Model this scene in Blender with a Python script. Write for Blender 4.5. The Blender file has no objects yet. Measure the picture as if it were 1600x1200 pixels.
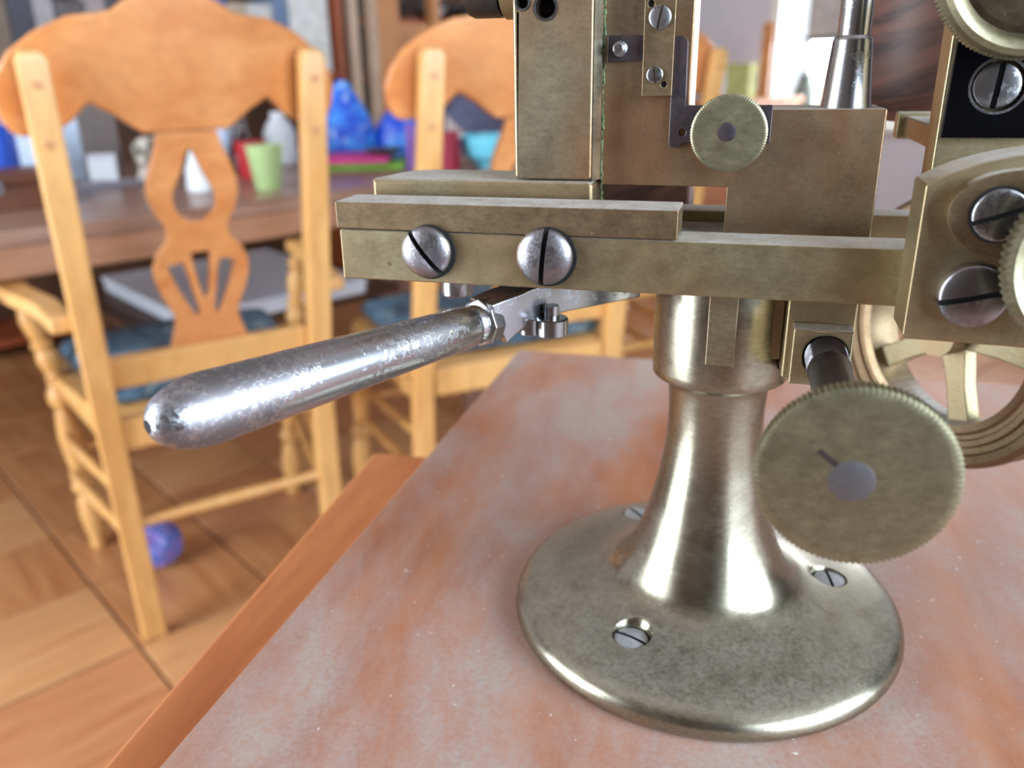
import bpy, bmesh, math, random
from mathutils import Vector, Matrix
random.seed(7)
PI = math.pi
SC = bpy.context.scene
COL = SC.collection
R = math.radians

# ------------------------------------------------------------------ camera, world, lights, exposure
def make_camera():
    yaw, pitch, roll = R(15.5), R(21.0), R(-1.0)
    fwd = Vector((-math.sin(yaw)*math.cos(pitch), math.cos(yaw)*math.cos(pitch), -math.sin(pitch)))
    right = Vector((math.cos(yaw), math.sin(yaw), 0))
    down = fwd.cross(right)
    r2 = right*math.cos(roll) - down*math.sin(roll)
    d2 = right*math.sin(roll) + down*math.cos(roll)
    m = Matrix((r2, -d2, -fwd)).transposed().to_4x4()
    m.translation = Vector((0, 0, 1.0))
    cd = bpy.data.cameras.new('camera')
    cd.sensor_width = 36.0
    cd.lens = 1300/1600*36.0
    cd.clip_start = 0.01
    cd.clip_end = 60
    cd.dof.use_dof = True
    cd.dof.focus_distance = 0.205
    cd.dof.aperture_fstop = 11.8
    o = bpy.data.objects.new('camera', cd)
    COL.objects.link(o)
    o.matrix_world = m
    SC.camera = o
make_camera()

W = bpy.data.worlds.new('world')
SC.world = W
W.use_nodes = True
W.node_tree.nodes['Background'].inputs[0].default_value = (0.83, 0.91, 1.0, 1)
W.node_tree.nodes['Background'].inputs[1].default_value = 0.9

def area(name, loc, target, sx, sy, power, col):
    ld = bpy.data.lights.new(name, 'AREA')
    ld.shape = 'RECTANGLE'
    ld.size, ld.size_y, ld.energy, ld.color = sx, sy, power, col
    o = bpy.data.objects.new(name, ld)
    COL.objects.link(o)
    o.location = loc
    o.rotation_euler = (Vector(target)-Vector(loc)).to_track_quat('-Z', 'Y').to_euler()
    return o
RX = Vector((math.cos(R(58)), math.sin(R(58)), 0))      # the room is turned 58 degrees to the machine
RY = Vector((-math.sin(R(58)), math.cos(R(58)), 0))
def room_area(name, s, t, z, ds, dt, sx, sy, power, col):
    p = RX*s + RY*t + Vector((0, 0, z))
    return area(name, p, p + RX*ds + RY*dt, sx, sy, power, col)
room_area('window_light_right', 0.50, -1.57, 1.50, 0, 1, 1.7, 1.3, 66, (0.74, 0.87, 1.0))
room_area('window_light_near', -1.57, 1.50, 1.15, 1, 0, 1.5, 1.9, 66, (0.86, 0.93, 1.0))
room_area('window_light_far', 4.35, 1.68, 1.25, -1, 0, 1.4, 1.0, 40, (0.95, 0.98, 1.0))

SC.view_settings.view_transform = 'Standard'
SC.view_settings.look = 'None'
SC.view_settings.gamma = 1.0
SC.view_settings.use_curve_mapping = False
SC.view_settings.exposure = 0.72

# ------------------------------------------------------------------ materials
def srgb(r, g, b):
    f = lambda c: c/12.92 if c <= 0.04045 else ((c+0.055)/1.055)**2.4
    return (f(r/255), f(g/255), f(b/255), 1)

class NT:
    def __init__(s, name):
        s.m = bpy.data.materials.new(name)
        s.m.use_nodes = True
        s.t = s.m.node_tree
        s.p = s.t.nodes['Principled BSDF']
        s.tc = s.t.nodes.new('ShaderNodeTexCoord')
    def n(s, kind, **kw):
        x = s.t.nodes.new(kind)
        for k, v in kw.items():
            setattr(x, k, v)
        return x
    def l(s, a, b):
        s.t.links.new(a, b)
    def coords(s, scale=(1, 1, 1), rot=(0, 0, 0), out='Object'):
        mp = s.n('ShaderNodeMapping', vector_type='TEXTURE')
        mp.inputs['Scale'].default_value = tuple(1/c for c in scale)
        mp.inputs['Rotation'].default_value = rot
        s.l(s.tc.outputs[out], mp.inputs[0])
        return mp.outputs[0]
    def noise(s, vec, scale, detail=4, rough=0.55, dist=0):
        x = s.n('ShaderNodeTexNoise')
        x.inputs['Scale'].default_value = scale
        x.inputs['Detail'].default_value = detail
        x.inputs['Roughness'].default_value = rough
        x.inputs['Distortion'].default_value = dist
        s.l(vec, x.inputs['Vector'])
        return x.outputs['Fac']
    def ramp(s, fac, stops, interp='LINEAR'):
        x = s.n('ShaderNodeValToRGB')
        x.color_ramp.interpolation = interp
        e = x.color_ramp.elements
        while len(e) < len(stops):
            e.new(0.5)
        for el, (p, c) in zip(e, stops):
            el.position = p
            el.color = c if isinstance(c, tuple) else (c, c, c, 1)
        s.l(fac, x.inputs[0])
        return x.outputs[0]
    def mix(s, fac, a, b, mode='MIX'):
        x = s.n('ShaderNodeMix', data_type='RGBA', blend_type=mode)
        for sock, v in ((x.inputs[0], fac), (x.inputs[6], a), (x.inputs[7], b)):
            if hasattr(v, 'links'):
                s.l(v, sock)
            else:
                sock.default_value = v
        return x.outputs[2]
    def math(s, op, a, b=0.0):
        x = s.n('ShaderNodeMath', operation=op)
        for sock, v in ((x.inputs[0], a), (x.inputs[1], b)):
            if hasattr(v, 'links'):
                s.l(v, sock)
            else:
                sock.default_value = v
        return x.outputs[0]
    def bump(s, h, strength=0.2, dist=0.001):
        x = s.n('ShaderNodeBump')
        x.inputs['Strength'].default_value = strength
        x.inputs['Distance'].default_value = dist
        s.l(h, x.inputs['Height'])
        s.l(x.outputs[0], s.p.inputs['Normal'])
    def set(s, **kw):
        for k, v in kw.items():
            sock = s.p.inputs[k.replace('_', ' ')]
            if hasattr(v, 'links'):
                s.l(v, sock)
            else:
                sock.default_value = v

DUST = srgb(182, 180, 176)
def dust_layer(t, amount):
    """Household dust lies only on faces that look up; grain comes from fine noise."""
    g = t.n('ShaderNodeNewGeometry')
    sx = t.n('ShaderNodeSeparateXYZ')
    t.l(g.outputs['True Normal'], sx.inputs[0])
    up = t.ramp(sx.outputs[2], [(0.75, 0.0), (0.97, 1.0)])
    v = t.coords()
    grain = t.ramp(t.noise(v, 900, 3), [(0.3, 0.55), (0.62, 1.0)])
    big = t.ramp(t.noise(v, 140, 3), [(0.3, 0.68), (0.6, 1.0)])
    f = t.math('MULTIPLY', t.math('MULTIPLY', up, grain), t.math('MULTIPLY', big, amount))
    return f

def metal(name, base, patina, rough=(0.28, 0.5), dust=0.0, scale=55, speck=0.25, metallic=1.0, lo=0.30, hi=0.76, warm=None):
    t = NT(name)
    v = t.coords()
    big = t.noise(v, scale, 5, 0.6)
    fine = t.noise(v, 1100, 4, 0.65)
    c = t.mix(t.ramp(big, [(lo, 0.0), (hi, 1.0)]), base, patina)
    gr = t.noise(t.coords((1, 1, 2.2)), 420, 4, 0.7)
    c = t.mix(t.math('MULTIPLY', t.ramp(gr, [(0.35, 1.0), (0.65, 0.0)]), 0.42), c, (base[0]*0.45, base[1]*0.42, base[2]*0.4, 1))
    if warm:
        w2 = t.noise(t.coords((1, 1, 0.6)), scale*0.6, 3)
        c = t.mix(t.math('MULTIPLY', t.ramp(w2, [(0.40, 0.0), (0.60, 1.0)]), 0.8), c, warm)
    c = t.mix(t.math('MULTIPLY', t.ramp(fine, [(0.5, 0.0), (0.72, 1.0)]), speck), c, (patina[0]*0.3, patina[1]*0.3, patina[2]*0.3, 1))
    sp = t.ramp(t.noise(v, 620, 2), [(0.735, 0.0), (0.77, 1.0)])
    c = t.mix(t.math('MULTIPLY', sp, 0.7), c, DUST)
    rg = t.ramp(t.noise(v, scale*3, 5), [(0.3, rough[0]), (0.7, rough[1])])
    met = metallic
    if dust:
        f = dust_layer(t, dust)
        c = t.mix(f, c, DUST)
        rg = t.mix(f, rg, (0.9, 0.9, 0.9, 1))
        met = t.math('MULTIPLY', t.math('SUBTRACT', 1.0, f), metallic)
    t.set(Base_Color=c, Roughness=rg, Metallic=met)
    t.bump(fine, 0.08, 0.0002)
    return t.m

def steel_pitted(name, base, pit, rough, pits=0.5, dust=0.0, grain=420):
    t = NT(name)
    v = t.coords()
    n1 = t.noise(v, grain, 5, 0.7)
    n2 = t.noise(v, 45, 4)
    f = t.math('MULTIPLY', t.ramp(t.math('ADD', n1, t.math('MULTIPLY', t.math('SUBTRACT', n2, 0.5), 1.1)), [(0.5, 0.0), (0.6, 1.0)]), pits)
    c = t.mix(f, base, pit)
    rg = t.mix(f, (rough, rough, rough, 1), (0.55, 0.55, 0.55, 1))
    met = 1.0
    if dust:
        d = dust_layer(t, dust)  # serves only the pedestal screws, as their painted window reflection
        c = t.mix(d, c, DUST)
        rg = t.mix(d, rg, (0.9, 0.9, 0.9, 1))
        met = t.math('SUBTRACT', 1.0, d)
    t.set(Base_Color=c, Roughness=rg, Metallic=met)
    t.bump(t.math('SUBTRACT', 1.0, f), 0.25, 0.0002)
    return t.m

def wood(name, c1, c2, scale=(3, 40, 3), rough=0.4, rot=(0, 0, 0), contrast=(0.35, 0.65), bumpy=0.05, coat=0.0):
    t = NT(name)
    v = t.coords(scale, rot)
    a = t.noise(v, 1.0, 6, 0.6, 0.6)
    b = t.noise(v, 5.0, 4, 0.6)
    c = t.mix(t.ramp(a, [(contrast[0], 0.0), (contrast[1], 1.0)]), c1, c2)
    c = t.mix(t.math('MULTIPLY', t.ramp(b, [(0.45, 0.0), (0.75, 1.0)]), 0.35), c, (c1[0]*0.45, c1[1]*0.4, c1[2]*0.4, 1))
    t.set(Base_Color=c, Roughness=rough)
    if coat:
        t.set(Coat_Weight=coat, Coat_Roughness=0.15)
    t.bump(b, bumpy, 0.001)
    return t.m

def plain(name, c, rough=0.5, var=0.12, scale=20, spec=0.5, **kw):
    t = NT(name)
    n = t.noise(t.coords(), scale, 4)
    d = (c[0]*(1-var*2), c[1]*(1-var*2), c[2]*(1-var*2), 1)
    t.set(Base_Color=t.mix(t.ramp(n, [(0.35, 0.0), (0.65, 1.0)]), d, c), Roughness=rough, Specular_IOR_Level=spec)
    t.set(**kw)
    return t.m

M = {}
M['brass'] = metal('olive_brass', (0.46, 0.41, 0.255, 1), (0.37, 0.315, 0.20, 1), (0.42, 0.5), dust=1.0, warm=(0.40, 0.29, 0.165, 1))
M['brass_pale'] = metal('pale_brass', (0.40, 0.38, 0.30, 1), (0.33, 0.305, 0.225, 1), (0.21, 0.31), dust=0.3, scale=34, speck=0.12)
M['bronze'] = metal('brown_bronze', (0.33, 0.24, 0.145, 1), (0.26, 0.19, 0.115, 1), (0.42, 0.52), dust=1.0)
M['copper'] = metal('copper_toned_brass', (0.44, 0.385, 0.26, 1), (0.36, 0.31, 0.215, 1), (0.42, 0.5), dust=1.0, scale=38, warm=(0.42, 0.225, 0.12, 1))
M['dish_dark_reflection'] = metal('dark_reflection_dish_metal', (0.15, 0.115, 0.07, 1), (0.10, 0.08, 0.05, 1), (0.35, 0.45), scale=60)  # darkness mirrored in the recessed wheel face, put into its colour
M['brass_knob'] = metal('knurled_brass', (0.39, 0.37, 0.24, 1), (0.34, 0.315, 0.21, 1), (0.4, 0.47), scale=70)
M['steel'] = steel_pitted('bright_steel', (0.40, 0.41, 0.44, 1), (0.22, 0.21, 0.22, 1), 0.25, 0.4)
M['steel_dark'] = steel_pitted('dull_steel', (0.16, 0.155, 0.165, 1), (0.10, 0.09, 0.095, 1), 0.35, 0.6)
M['steel_blue'] = steel_pitted('tempered_steel', (0.14, 0.125, 0.145, 1), (0.12, 0.08, 0.08, 1), 0.4, 0.5)
M['screw_window_sheen'] = steel_pitted('painted_sheen_screw_steel', (0.42, 0.44, 0.48, 1), (0.25, 0.25, 0.27, 1), 0.3, 0.3, dust=0.6)  # pale coat stands for the window reflected in the pedestal screws
M['pin_steel'] = steel_pitted('grey_pin_steel', (0.235, 0.235, 0.25, 1), (0.16, 0.155, 0.165, 1), 0.46, 0.4)
M['screw'] = steel_pitted('screw_steel', (0.33, 0.325, 0.355, 1), (0.17, 0.15, 0.155, 1), 0.3, 0.5)
M['handle'] = steel_pitted('rust_pitted_steel', (0.50, 0.52, 0.57, 1), (0.17, 0.15, 0.155, 1), 0.24, 0.72, grain=640)
M['black'] = plain('black_lacquer', (0.002, 0.002, 0.003, 1), 0.3, spec=0.08)
M['slot'] = plain('dark_slot', (0.004, 0.004, 0.004, 1), 0.8)
M['knob_dark'] = metal('dark_steel_knob', (0.10, 0.10, 0.10, 1), (0.06, 0.06, 0.06, 1), (0.35, 0.5))
M['verdigris'] = plain('verdigris', srgb(122, 140, 104), 0.9, 0.3, 300)
M['rosewood'] = wood('dark_rosewood', srgb(106, 70, 58), srgb(44, 28, 28), (22, 22, 130), 0.5, (0.0, -0.45, 0.2))

def dusty_board():
    t = NT('dusty_red_board')
    v = t.coords()
    g = t.noise(t.coords((60, 5, 60)), 1.0, 5, 0.6, 0.4)
    w = t.mix(t.ramp(g, [(0.3, 0.0), (0.7, 1.0)]), srgb(178, 112, 72), srgb(152, 86, 54))
    d1 = t.noise(t.coords((1, 0.4, 1), (0, 0, 0.2)), 15, 6, 0.66, 0.25)
    d2 = t.noise(v, 700, 3, 0.6)
    f = t.ramp(d1, [(0.38, 0.08), (0.62, 0.95)])
    f = t.math('MULTIPLY', f, t.ramp(d2, [(0.3, 0.6), (0.6, 1.0)]))
    c = t.mix(f, w, srgb(166, 153, 147))
    sp = t.ramp(t.noise(v, 420, 2), [(0.72, 0.0), (0.76, 1.0)])
    c = t.mix(t.math('MULTIPLY', sp, 0.6), c, srgb(225, 222, 220))
    t.set(Base_Color=c, Roughness=t.mix(f, (0.45, 0.45, 0.45, 1), (0.8, 0.8, 0.8, 1)))
    t.bump(d2, 0.12, 0.0005)
    return t.m
M['board'] = dusty_board()
M['table_orange'] = wood('orange_varnished_wood', srgb(220, 146, 90), srgb(196, 118, 70), (40, 5, 40), 0.38)
M['chair'] = wood('honey_pine', srgb(224, 176, 110), srgb(208, 154, 88), (12, 12, 3), 0.42, coat=0.15)
M['chair_orange'] = wood('orange_pine', srgb(214, 148, 90), srgb(198, 124, 66), (4, 12, 16), 0.34, coat=0.4)
M['table_brown'] = wood('brown_table_planks', srgb(172, 138, 120), srgb(142, 106, 88), (2, 26, 26), 0.3, (0, 0, R(58)))
M['table_edge'] = wood('brown_table_edge', srgb(190, 142, 112), srgb(160, 112, 84), (2, 26, 26), 0.4, (0, 0, R(58)))
M['parquet_a'] = wood('light_parquet', srgb(208, 160, 112), srgb(190, 134, 88), (3, 34, 3), 0.36, coat=0.2)
M['parquet_b'] = wood('tan_parquet', srgb(196, 142, 94), srgb(172, 114, 70), (34, 3, 3), 0.36, coat=0.2)
M['parquet_c'] = wood('reddish_parquet', srgb(198, 142, 98), srgb(176, 116, 76), (3, 34, 3), 0.36, coat=0.2)
M['floor_base'] = plain('floor_joint', srgb(96, 58, 36), 0.7)
M['wall'] = plain('pale_lilac_wall', srgb(206, 202, 208), 0.85, 0.03)
M['salmon_wood'] = wood('salmon_wood', srgb(204, 142, 108), srgb(188, 122, 88), (4, 12, 16), 0.5)
M['wall_tan'] = wood('tan_wall_boards', srgb(112, 92, 76), srgb(92, 74, 60), (14, 14, 1), 0.6)
M['ceiling_wood'] = wood('ceiling_boards', srgb(168, 156, 148), srgb(150, 138, 130), (2, 14, 2), 0.6)
M['wall_white'] = plain('white_paint', srgb(226, 222, 216), 0.6, 0.03)
M['shelf_pine'] = wood('bookcase_pine', srgb(196, 136, 82), srgb(170, 108, 60), (8, 8, 2), 0.45)
M['shelf_red'] = wood('red_brown_wood', srgb(158, 82, 46), srgb(130, 62, 34), (8, 8, 2), 0.45)
M['shelf_dark'] = wood('dark_brown_wood', srgb(96, 64, 42), srgb(70, 44, 28), (8, 8, 2), 0.5)
M['shelf_pale'] = wood('pale_wood', srgb(196, 172, 150), srgb(178, 150, 126), (8, 8, 2), 0.5)

# ------------------------------------------------------------------ mesh helpers
WLOC = {}
def link(name, bm, mat, parent=None, loc=None, bevel=0.0, smooth=True, angle=32, seg=2, mats=None):
    """bm holds world coordinates; the object gets its origin at loc (or the parent's)."""
    bmesh.ops.recalc_face_normals(bm, faces=bm.faces)
    if loc is None:
        if parent is not None:
            loc = WLOC[parent.name]
        else:
            xs = [v.co for v in bm.verts]
            lo = [min(c[i] for c in xs) for i in range(3)]
            hi = [max(c[i] for c in xs) for i in range(3)]
            loc = Vector(((lo[0]+hi[0])/2, (lo[1]+hi[1])/2, lo[2]))
    loc = Vector(loc)
    bmesh.ops.translate(bm, verts=bm.verts, vec=-loc)
    me = bpy.data.meshes.new(name)
    bm.to_mesh(me)
    bm.free()
    for mm in (mats or [mat]):
        me.materials.append(M[mm] if isinstance(mm, str) else mm)
    if smooth:
        me.polygons.foreach_set('use_smooth', [True]*len(me.polygons))
        me.set_sharp_from_angle(angle=R(angle))
    o = bpy.data.objects.new(name, me)
    COL.objects.link(o)
    if parent is not None:
        o.parent = parent
        o.location = loc - WLOC[parent.name]
    else:
        o.location = loc
    WLOC[o.name] = loc
    if bevel:
        b = o.modifiers.new('edge', 'BEVEL')
        b.width, b.segments, b.limit_method, b.angle_limit = bevel, seg, 'ANGLE', R(35)
        b.harden_normals = True
    return o

def empty(name, loc, label, cat, group=None):
    o = bpy.data.objects.new(name, None)
    COL.objects.link(o)
    o.location = loc
    o.empty_display_size = 0.02
    WLOC[o.name] = Vector(loc)
    return tag(o, label, cat, group)

def tag(o, label=None, cat=None, group=None, kind=None):
    for k, v in (('label', label), ('category', cat), ('group', group), ('kind', kind)):
        if v:
            o[k] = v
    return o

def box(bm, x0, x1, y0, y1, z0, z1, xf=None):
    vs = [Vector((x, y, z)) for z in (z0, z1) for y in (y0, y1) for x in (x0, x1)]
    if xf:
        vs = [xf(v) for v in vs]
    v = [bm.verts.new(p) for p in vs]
    for q in ((0, 2, 3, 1), (4, 5, 7, 6), (0, 1, 5, 4), (2, 6, 7, 3), (0, 4, 6, 2), (1, 3, 7, 5)):
        bm.faces.new([v[i] for i in q])
    return bm

def frame(n):
    n = Vector(n).normalized()
    up = Vector((0, 0, 1)) if abs(n.z) < 0.9 else Vector((0, 1, 0))
    u = up.cross(n).normalized()
    return u, n.cross(u), n

def lathe(bm, p0, axis, prof, seg=40, rmod=None, loop=False):
    """Solid of revolution: prof = [(distance along axis, radius)]; r=0 closes to a point."""
    p0 = Vector(p0)
    u, w, n = frame(axis)
    rings = []
    for (h, r) in prof:
        c = p0 + n*h
        if r <= 1e-9:
            rings.append([bm.verts.new(c)])
        else:
            ring = []
            for i in range(seg):
                a = 2*PI*i/seg
                rr = r if rmod is None else r*rmod(a, h, r)
                ring.append(bm.verts.new(c + u*(rr*math.cos(a)) + w*(rr*math.sin(a))))
            rings.append(ring)
    for a, b in zip(rings, rings[1:] + (rings[:1] if loop else [])):
        for i in range(seg):
            j = (i+1) % seg
            if len(a) == 1 and len(b) == 1:
                continue
            if len(a) == 1:
                bm.faces.new((a[0], b[i], b[j]))
            elif len(b) == 1:
                bm.faces.new((a[i], a[j], b[0]))
            else:
                bm.faces.new((a[i], a[j], b[j], b[i]))
    for end in (() if loop else (rings[0], rings[-1])):
        if len(end) > 1:
            bm.faces.new(end)
    return bm

def prism(bm, outer, holes, f, w0, w1):
    """Outline (u,v) with holes, extruded from w0 to w1; f maps (u,v,w) to a point."""
    t = bmesh.new()
    edges = []
    for loop in [outer] + list(holes):
        vs = [t.verts.new((p[0], p[1], 0)) for p in loop]
        for i in range(len(vs)):
            edges.append(t.edges.new((vs[i], vs[(i+1) % len(vs)])))
    bmesh.ops.triangle_fill(t, edges=edges, use_beauty=True, use_dissolve=False, normal=(0, 0, 1))
    t.verts.ensure_lookup_table()
    t.verts.index_update()
    lo = [bm.verts.new(f(v.co.x, v.co.y, w0)) for v in t.verts]
    hi = [bm.verts.new(f(v.co.x, v.co.y, w1)) for v in t.verts]
    for fc in t.faces:
        idx = [v.index for v in fc.verts]
        bm.faces.new([lo[i] for i in idx])
        bm.faces.new([hi[i] for i in reversed(idx)])
    for e in t.edges:
        if len(e.link_faces) == 1:
            a, b = (v.index for v in e.verts)
            bm.faces.new((lo[a], lo[b], hi[b], hi[a]))
    t.free()
    return bm

def circle(cx, cy, r, n=20):
    return [(cx+r*math.cos(2*PI*i/n), cy+r*math.sin(2*PI*i/n)) for i in range(n)]

def spline(pts, n=6, closed=False):
    out = []
    k = len(pts)
    rng = range(k if closed else k-1)
    for i in rng:
        p = [pts[(i+d) % k] if closed else pts[min(max(i+d, 0), k-1)] for d in (-1, 0, 1, 2)]
        for j in range(n):
            t = j/n
            out.append(tuple(0.5*(2*p[1][a] + (p[2][a]-p[0][a])*t + (2*p[0][a]-5*p[1][a]+4*p[2][a]-p[3][a])*t*t
                                  + (3*p[1][a]-p[0][a]-3*p[2][a]+p[3][a])*t**3) for a in range(len(pts[0]))))
    if not closed:
        out.append(tuple(pts[-1]))
    return out

def sweep(bm, path, half_w, half_h, side=None, seg=None):
    """Rectangular (seg None) or round bar along a path of points."""
    rings = []
    P = [Vector(p) for p in path]
    for i, p in enumerate(P):
        d = (P[min(i+1, len(P)-1)] - P[max(i-1, 0)]).normalized()
        s = Vector(side) if side is not None else (Vector((0, 0, 1)).cross(d) if abs(d.z) < 0.95 else Vector((1, 0, 0)))
        s = (s - d*s.dot(d)).normalized()
        q = d.cross(s)
        hw = half_w[i] if isinstance(half_w, (list, tuple)) else half_w
        hh = half_h[i] if isinstance(half_h, (list, tuple)) else half_h
        if seg is None:
            rings.append([bm.verts.new(p + s*a*hw + q*b*hh) for a, b in ((-1, -1), (1, -1), (1, 1), (-1, 1))])
        else:
            rings.append([bm.verts.new(p + s*math.cos(2*PI*k/seg)*hw + q*math.sin(2*PI*k/seg)*hh) for k in range(seg)])
    n = len(rings[0])
    for a, b in zip(rings, rings[1:]):
        for i in range(n):
            j = (i+1) % n
            bm.faces.new((a[i], a[j], b[j], b[i]))
    bm.faces.new(rings[0])
    bm.faces.new(rings[-1])
    return bm

def screw_bm(center, normal, r, dome, cyl, slot_w, ang, depth):
    """Slotted screw head: two half heads beside a real slot, dark slot floor (material 1)."""
    u, w, n = frame(normal)
    M3 = Matrix((u, w, n)).transposed()
    out = bmesh.new()
    prof = [(-cyl, r)] + ([(0, r)] if cyl > 0 else [])
    steps = 8
    for i in range(1, steps+1):
        a = i/steps
        prof.append((dome*math.sin(a*PI/2), r*math.cos(a*PI/2)))
    prof[-1] = (dome, 0)
    for sgn in (1, -1):
        t = bmesh.new()
        lathe(t, (0, 0, 0), (0, 0, 1), prof, 36)
        g = t.verts[:] + t.edges[:] + t.faces[:]
        bmesh.ops.bisect_plane(t, geom=g, plane_co=(sgn*slot_w/2, 0, 0), plane_no=(-sgn, 0, 0), clear_outer=True)
        be = [e for e in t.edges if len(e.link_faces) == 1]
        if be:
            bmesh.ops.holes_fill(t, edges=be, sides=0)
        rot = Matrix.Rotation(ang, 3, 'Z')
        mp = {}
        for v in t.verts:
            mp[v] = out.verts.new(Vector(center) + M3 @ (rot @ v.co))
        for fc in t.faces:
            out.faces.new([mp[v] for v in fc.verts])
        t.free()
    k0 = len(out.faces)
    lathe(out, Vector(center) - n*cyl, n, [(0, r*0.985), (cyl+dome-depth, r*math.sqrt(max(0.05, 1-((max(0, dome-depth))/max(dome, 1e-9))**2))*0.97)], 36)
    out.faces.ensure_lookup_table()
    for fc in out.faces[k0:]:
        fc.material_index = 1
    return out

def mm(x, y, z):
    return Vector((x/1000, y/1000, 0.83 + z/1000))
def mxz(u, v, w):           # outline in the X-Z plane of the machine, extruded along Y
    return mm(u, w, v)
def mxy(u, v, w):
    return mm(u, v, w)

# ------------------------------------------------------------------ room (room axes are turned 58 degrees)
TH = R(58)
E1 = Vector((math.cos(TH), math.sin(TH), 0))
E2 = Vector((-math.sin(TH), math.cos(TH), 0))
def rf(s, t, z=0.0):
    return E1*s + E2*t + Vector((0, 0, z))
def rfv(v):
    return rf(v.x, v.y, v.z)
def rbox(bm, s0, s1, t0, t1, z0, z1):
    return box(bm, s0, s1, t0, t1, z0, z1, rfv)

floor = tag(link('floor', rbox(bmesh.new(), -1.6, 4.6, -1.6, 3.9, -0.06, -0.006), 'floor_base', loc=(0, 0, 0)), kind='structure')
tile_me = {}
TS = 0.272
for key in 'abc':
    b = bmesh.new()
    box(b, -TS/2+0.003, TS/2-0.003, -TS/2+0.003, TS/2-0.003, -0.006, 0.0)
    top = [e for e in b.edges if all(v.co.z > -0.001 for v in e.verts)]
    bmesh.ops.bevel(b, geom=top, offset=0.002, segments=1, affect='EDGES')
    me = bpy.data.meshes.new('parquet_tile')
    b.to_mesh(me)
    b.free()
    me.materials.append(M['parquet_'+key])
    tile_me[key] = me
for i in range(-3, 15):
    for j in range(2, 15):
        s, t = 0.345 + TS*(i-0.5), 1.418 + TS*(j-6+0.5)
        if not (-0.7 < s < 3.87 and 0.25 < t < 3.67):
            continue
        o = bpy.data.objects.new('parquet_tile', tile_me[random.choice('aabbc')])
        COL.objects.link(o)
        o.parent = floor
        o.location = rf(s, t, random.uniform(-0.0006, 0.0004))
        o.rotation_euler = (0, 0, TH)

tag(link('wall_left', rbox(bmesh.new(), -1.6, 4.6, 3.8, 3.92, -0.06, 2.6), 'wall', loc=rf(1.5, 3.86, 0)), kind='structure')
# walls with window openings; a wall lies across s (axis 0) or across t (axis 1)
def window_wall(name, axis, a0, a1, w0, w1, z0, z1, lo, hi, mat='wall'):
    b = bmesh.new()
    def seg_(u0, u1, za, zb):
        if axis == 0:
            rbox(b, a0, a1, u0, u1, za, zb)
        else:
            rbox(b, u0, u1, a0, a1, za, zb)
    seg_(lo, w0, -0.06, 2.6)
    seg_(w1, hi, -0.06, 2.6)
    seg_(w0, w1, -0.06, z0)
    seg_(w0, w1, z1, 2.6)
    c = (a0+a1)/2
    o = link(name, b, mat, loc=rf(c, 1.1, 0) if axis == 0 else rf(1.5, c, 0))
    return tag(o, kind='structure')
S0, S1 = 4.0, 4.12
WT0, WT1, WZ0, WZ1 = 0.95, 2.42, 0.72, 1.75
window_wall('wall_far', 0, S0, S1, WT0, WT1, WZ0, WZ1, -1.6, 3.8)
window_wall('wall_near', 0, -1.72, -1.6, 0.7, 2.3, 0.1, 2.2, -1.6, 3.8, 'wall_tan')
window_wall('wall_right', 1, -1.72, -1.6, -0.4, 1.4, 0.8, 2.2, -1.6, 4.12, 'wall_tan')
tag(link('ceiling', rbox(bmesh.new(), -1.72, 4.12, -1.72, 3.92, 2.6, 2.7), 'ceiling_wood', loc=rf(1.2, 1.1, 2.6)), kind='structure')
win = bpy.data.objects.new('window_1', None)
COL.objects.link(win)
win.location = rf(4.0, (WT0+WT1)/2, WZ0)
WLOC['window_1'] = Vector(win.location)
tag(win, kind='structure')
b = bmesh.new()
f = 0.06
rbox(b, S0-0.02, S0+0.06, WT0, WT0+f, WZ0, WZ1)
rbox(b, S0-0.02, S0+0.06, WT1-f, WT1, WZ0, WZ1)
rbox(b, S0-0.02, S0+0.06, WT0+f, WT1-f, WZ0, WZ0+f)
rbox(b, S0-0.02, S0+0.06, WT0+f, WT1-f, WZ1-f, WZ1)
rbox(b, S0-0.01, S0+0.05, 1.62, 1.66, WZ0+f, WZ1-f)
link('window_frame', b, 'wall_white', win, bevel=0.004)
t = NT('window_glass')
t.set(Base_Color=(1, 1, 1, 1), Roughness=0.02, Transmission_Weight=1.0, IOR=1.02)
M['glass'] = t.m
link('window_pane', rbox(bmesh.new(), S0+0.02, S0+0.026, WT0+f, WT1-f, WZ0+f, WZ1-f), 'glass', win)
link('window_sill', rbox(bmesh.new(), S0-0.14, S0, WT0-0.03, WT1+0.03, WZ0-0.03, WZ0), 'wall_white', win, bevel=0.004)

M['blind'] = plain('grey_blind_cloth', srgb(186, 182, 178), 0.9)
bl = empty('roller_blind', rf(3.95, 1.95, 1.09), 'grey cloth roller blind half lowered over the bright window', 'blind')
b = bmesh.new()
pts = [(3.955+0.006*math.sin(i*1.1), 1.55+0.04*i) for i in range(17)]
vs = [[b.verts.new(rf(s, tt, z)) for (s, tt) in pts] for z in (1.10, 1.78)]
vs2 = [[b.verts.new(rf(s+0.004, tt, z)) for (s, tt) in pts] for z in (1.10, 1.78)]
for i in range(16):
    b.faces.new((vs[0][i], vs[0][i+1], vs[1][i+1], vs[1][i]))
    b.faces.new((vs2[0][i], vs2[1][i], vs2[1][i+1], vs2[0][i+1]))
    b.faces.new((vs[0][i], vs2[0][i], vs2[0][i+1], vs[0][i+1]))
link('blind_cloth', b, 'blind', bl)
M['blind_bar'] = plain('brown_blind_bar', srgb(120, 104, 96), 0.6)
link('hem_bar', lathe(bmesh.new(), rf(3.957, 1.54, 1.09), E2, [(0, 0.012), (0.66, 0.012)], 12), 'blind_bar', bl)

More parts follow.
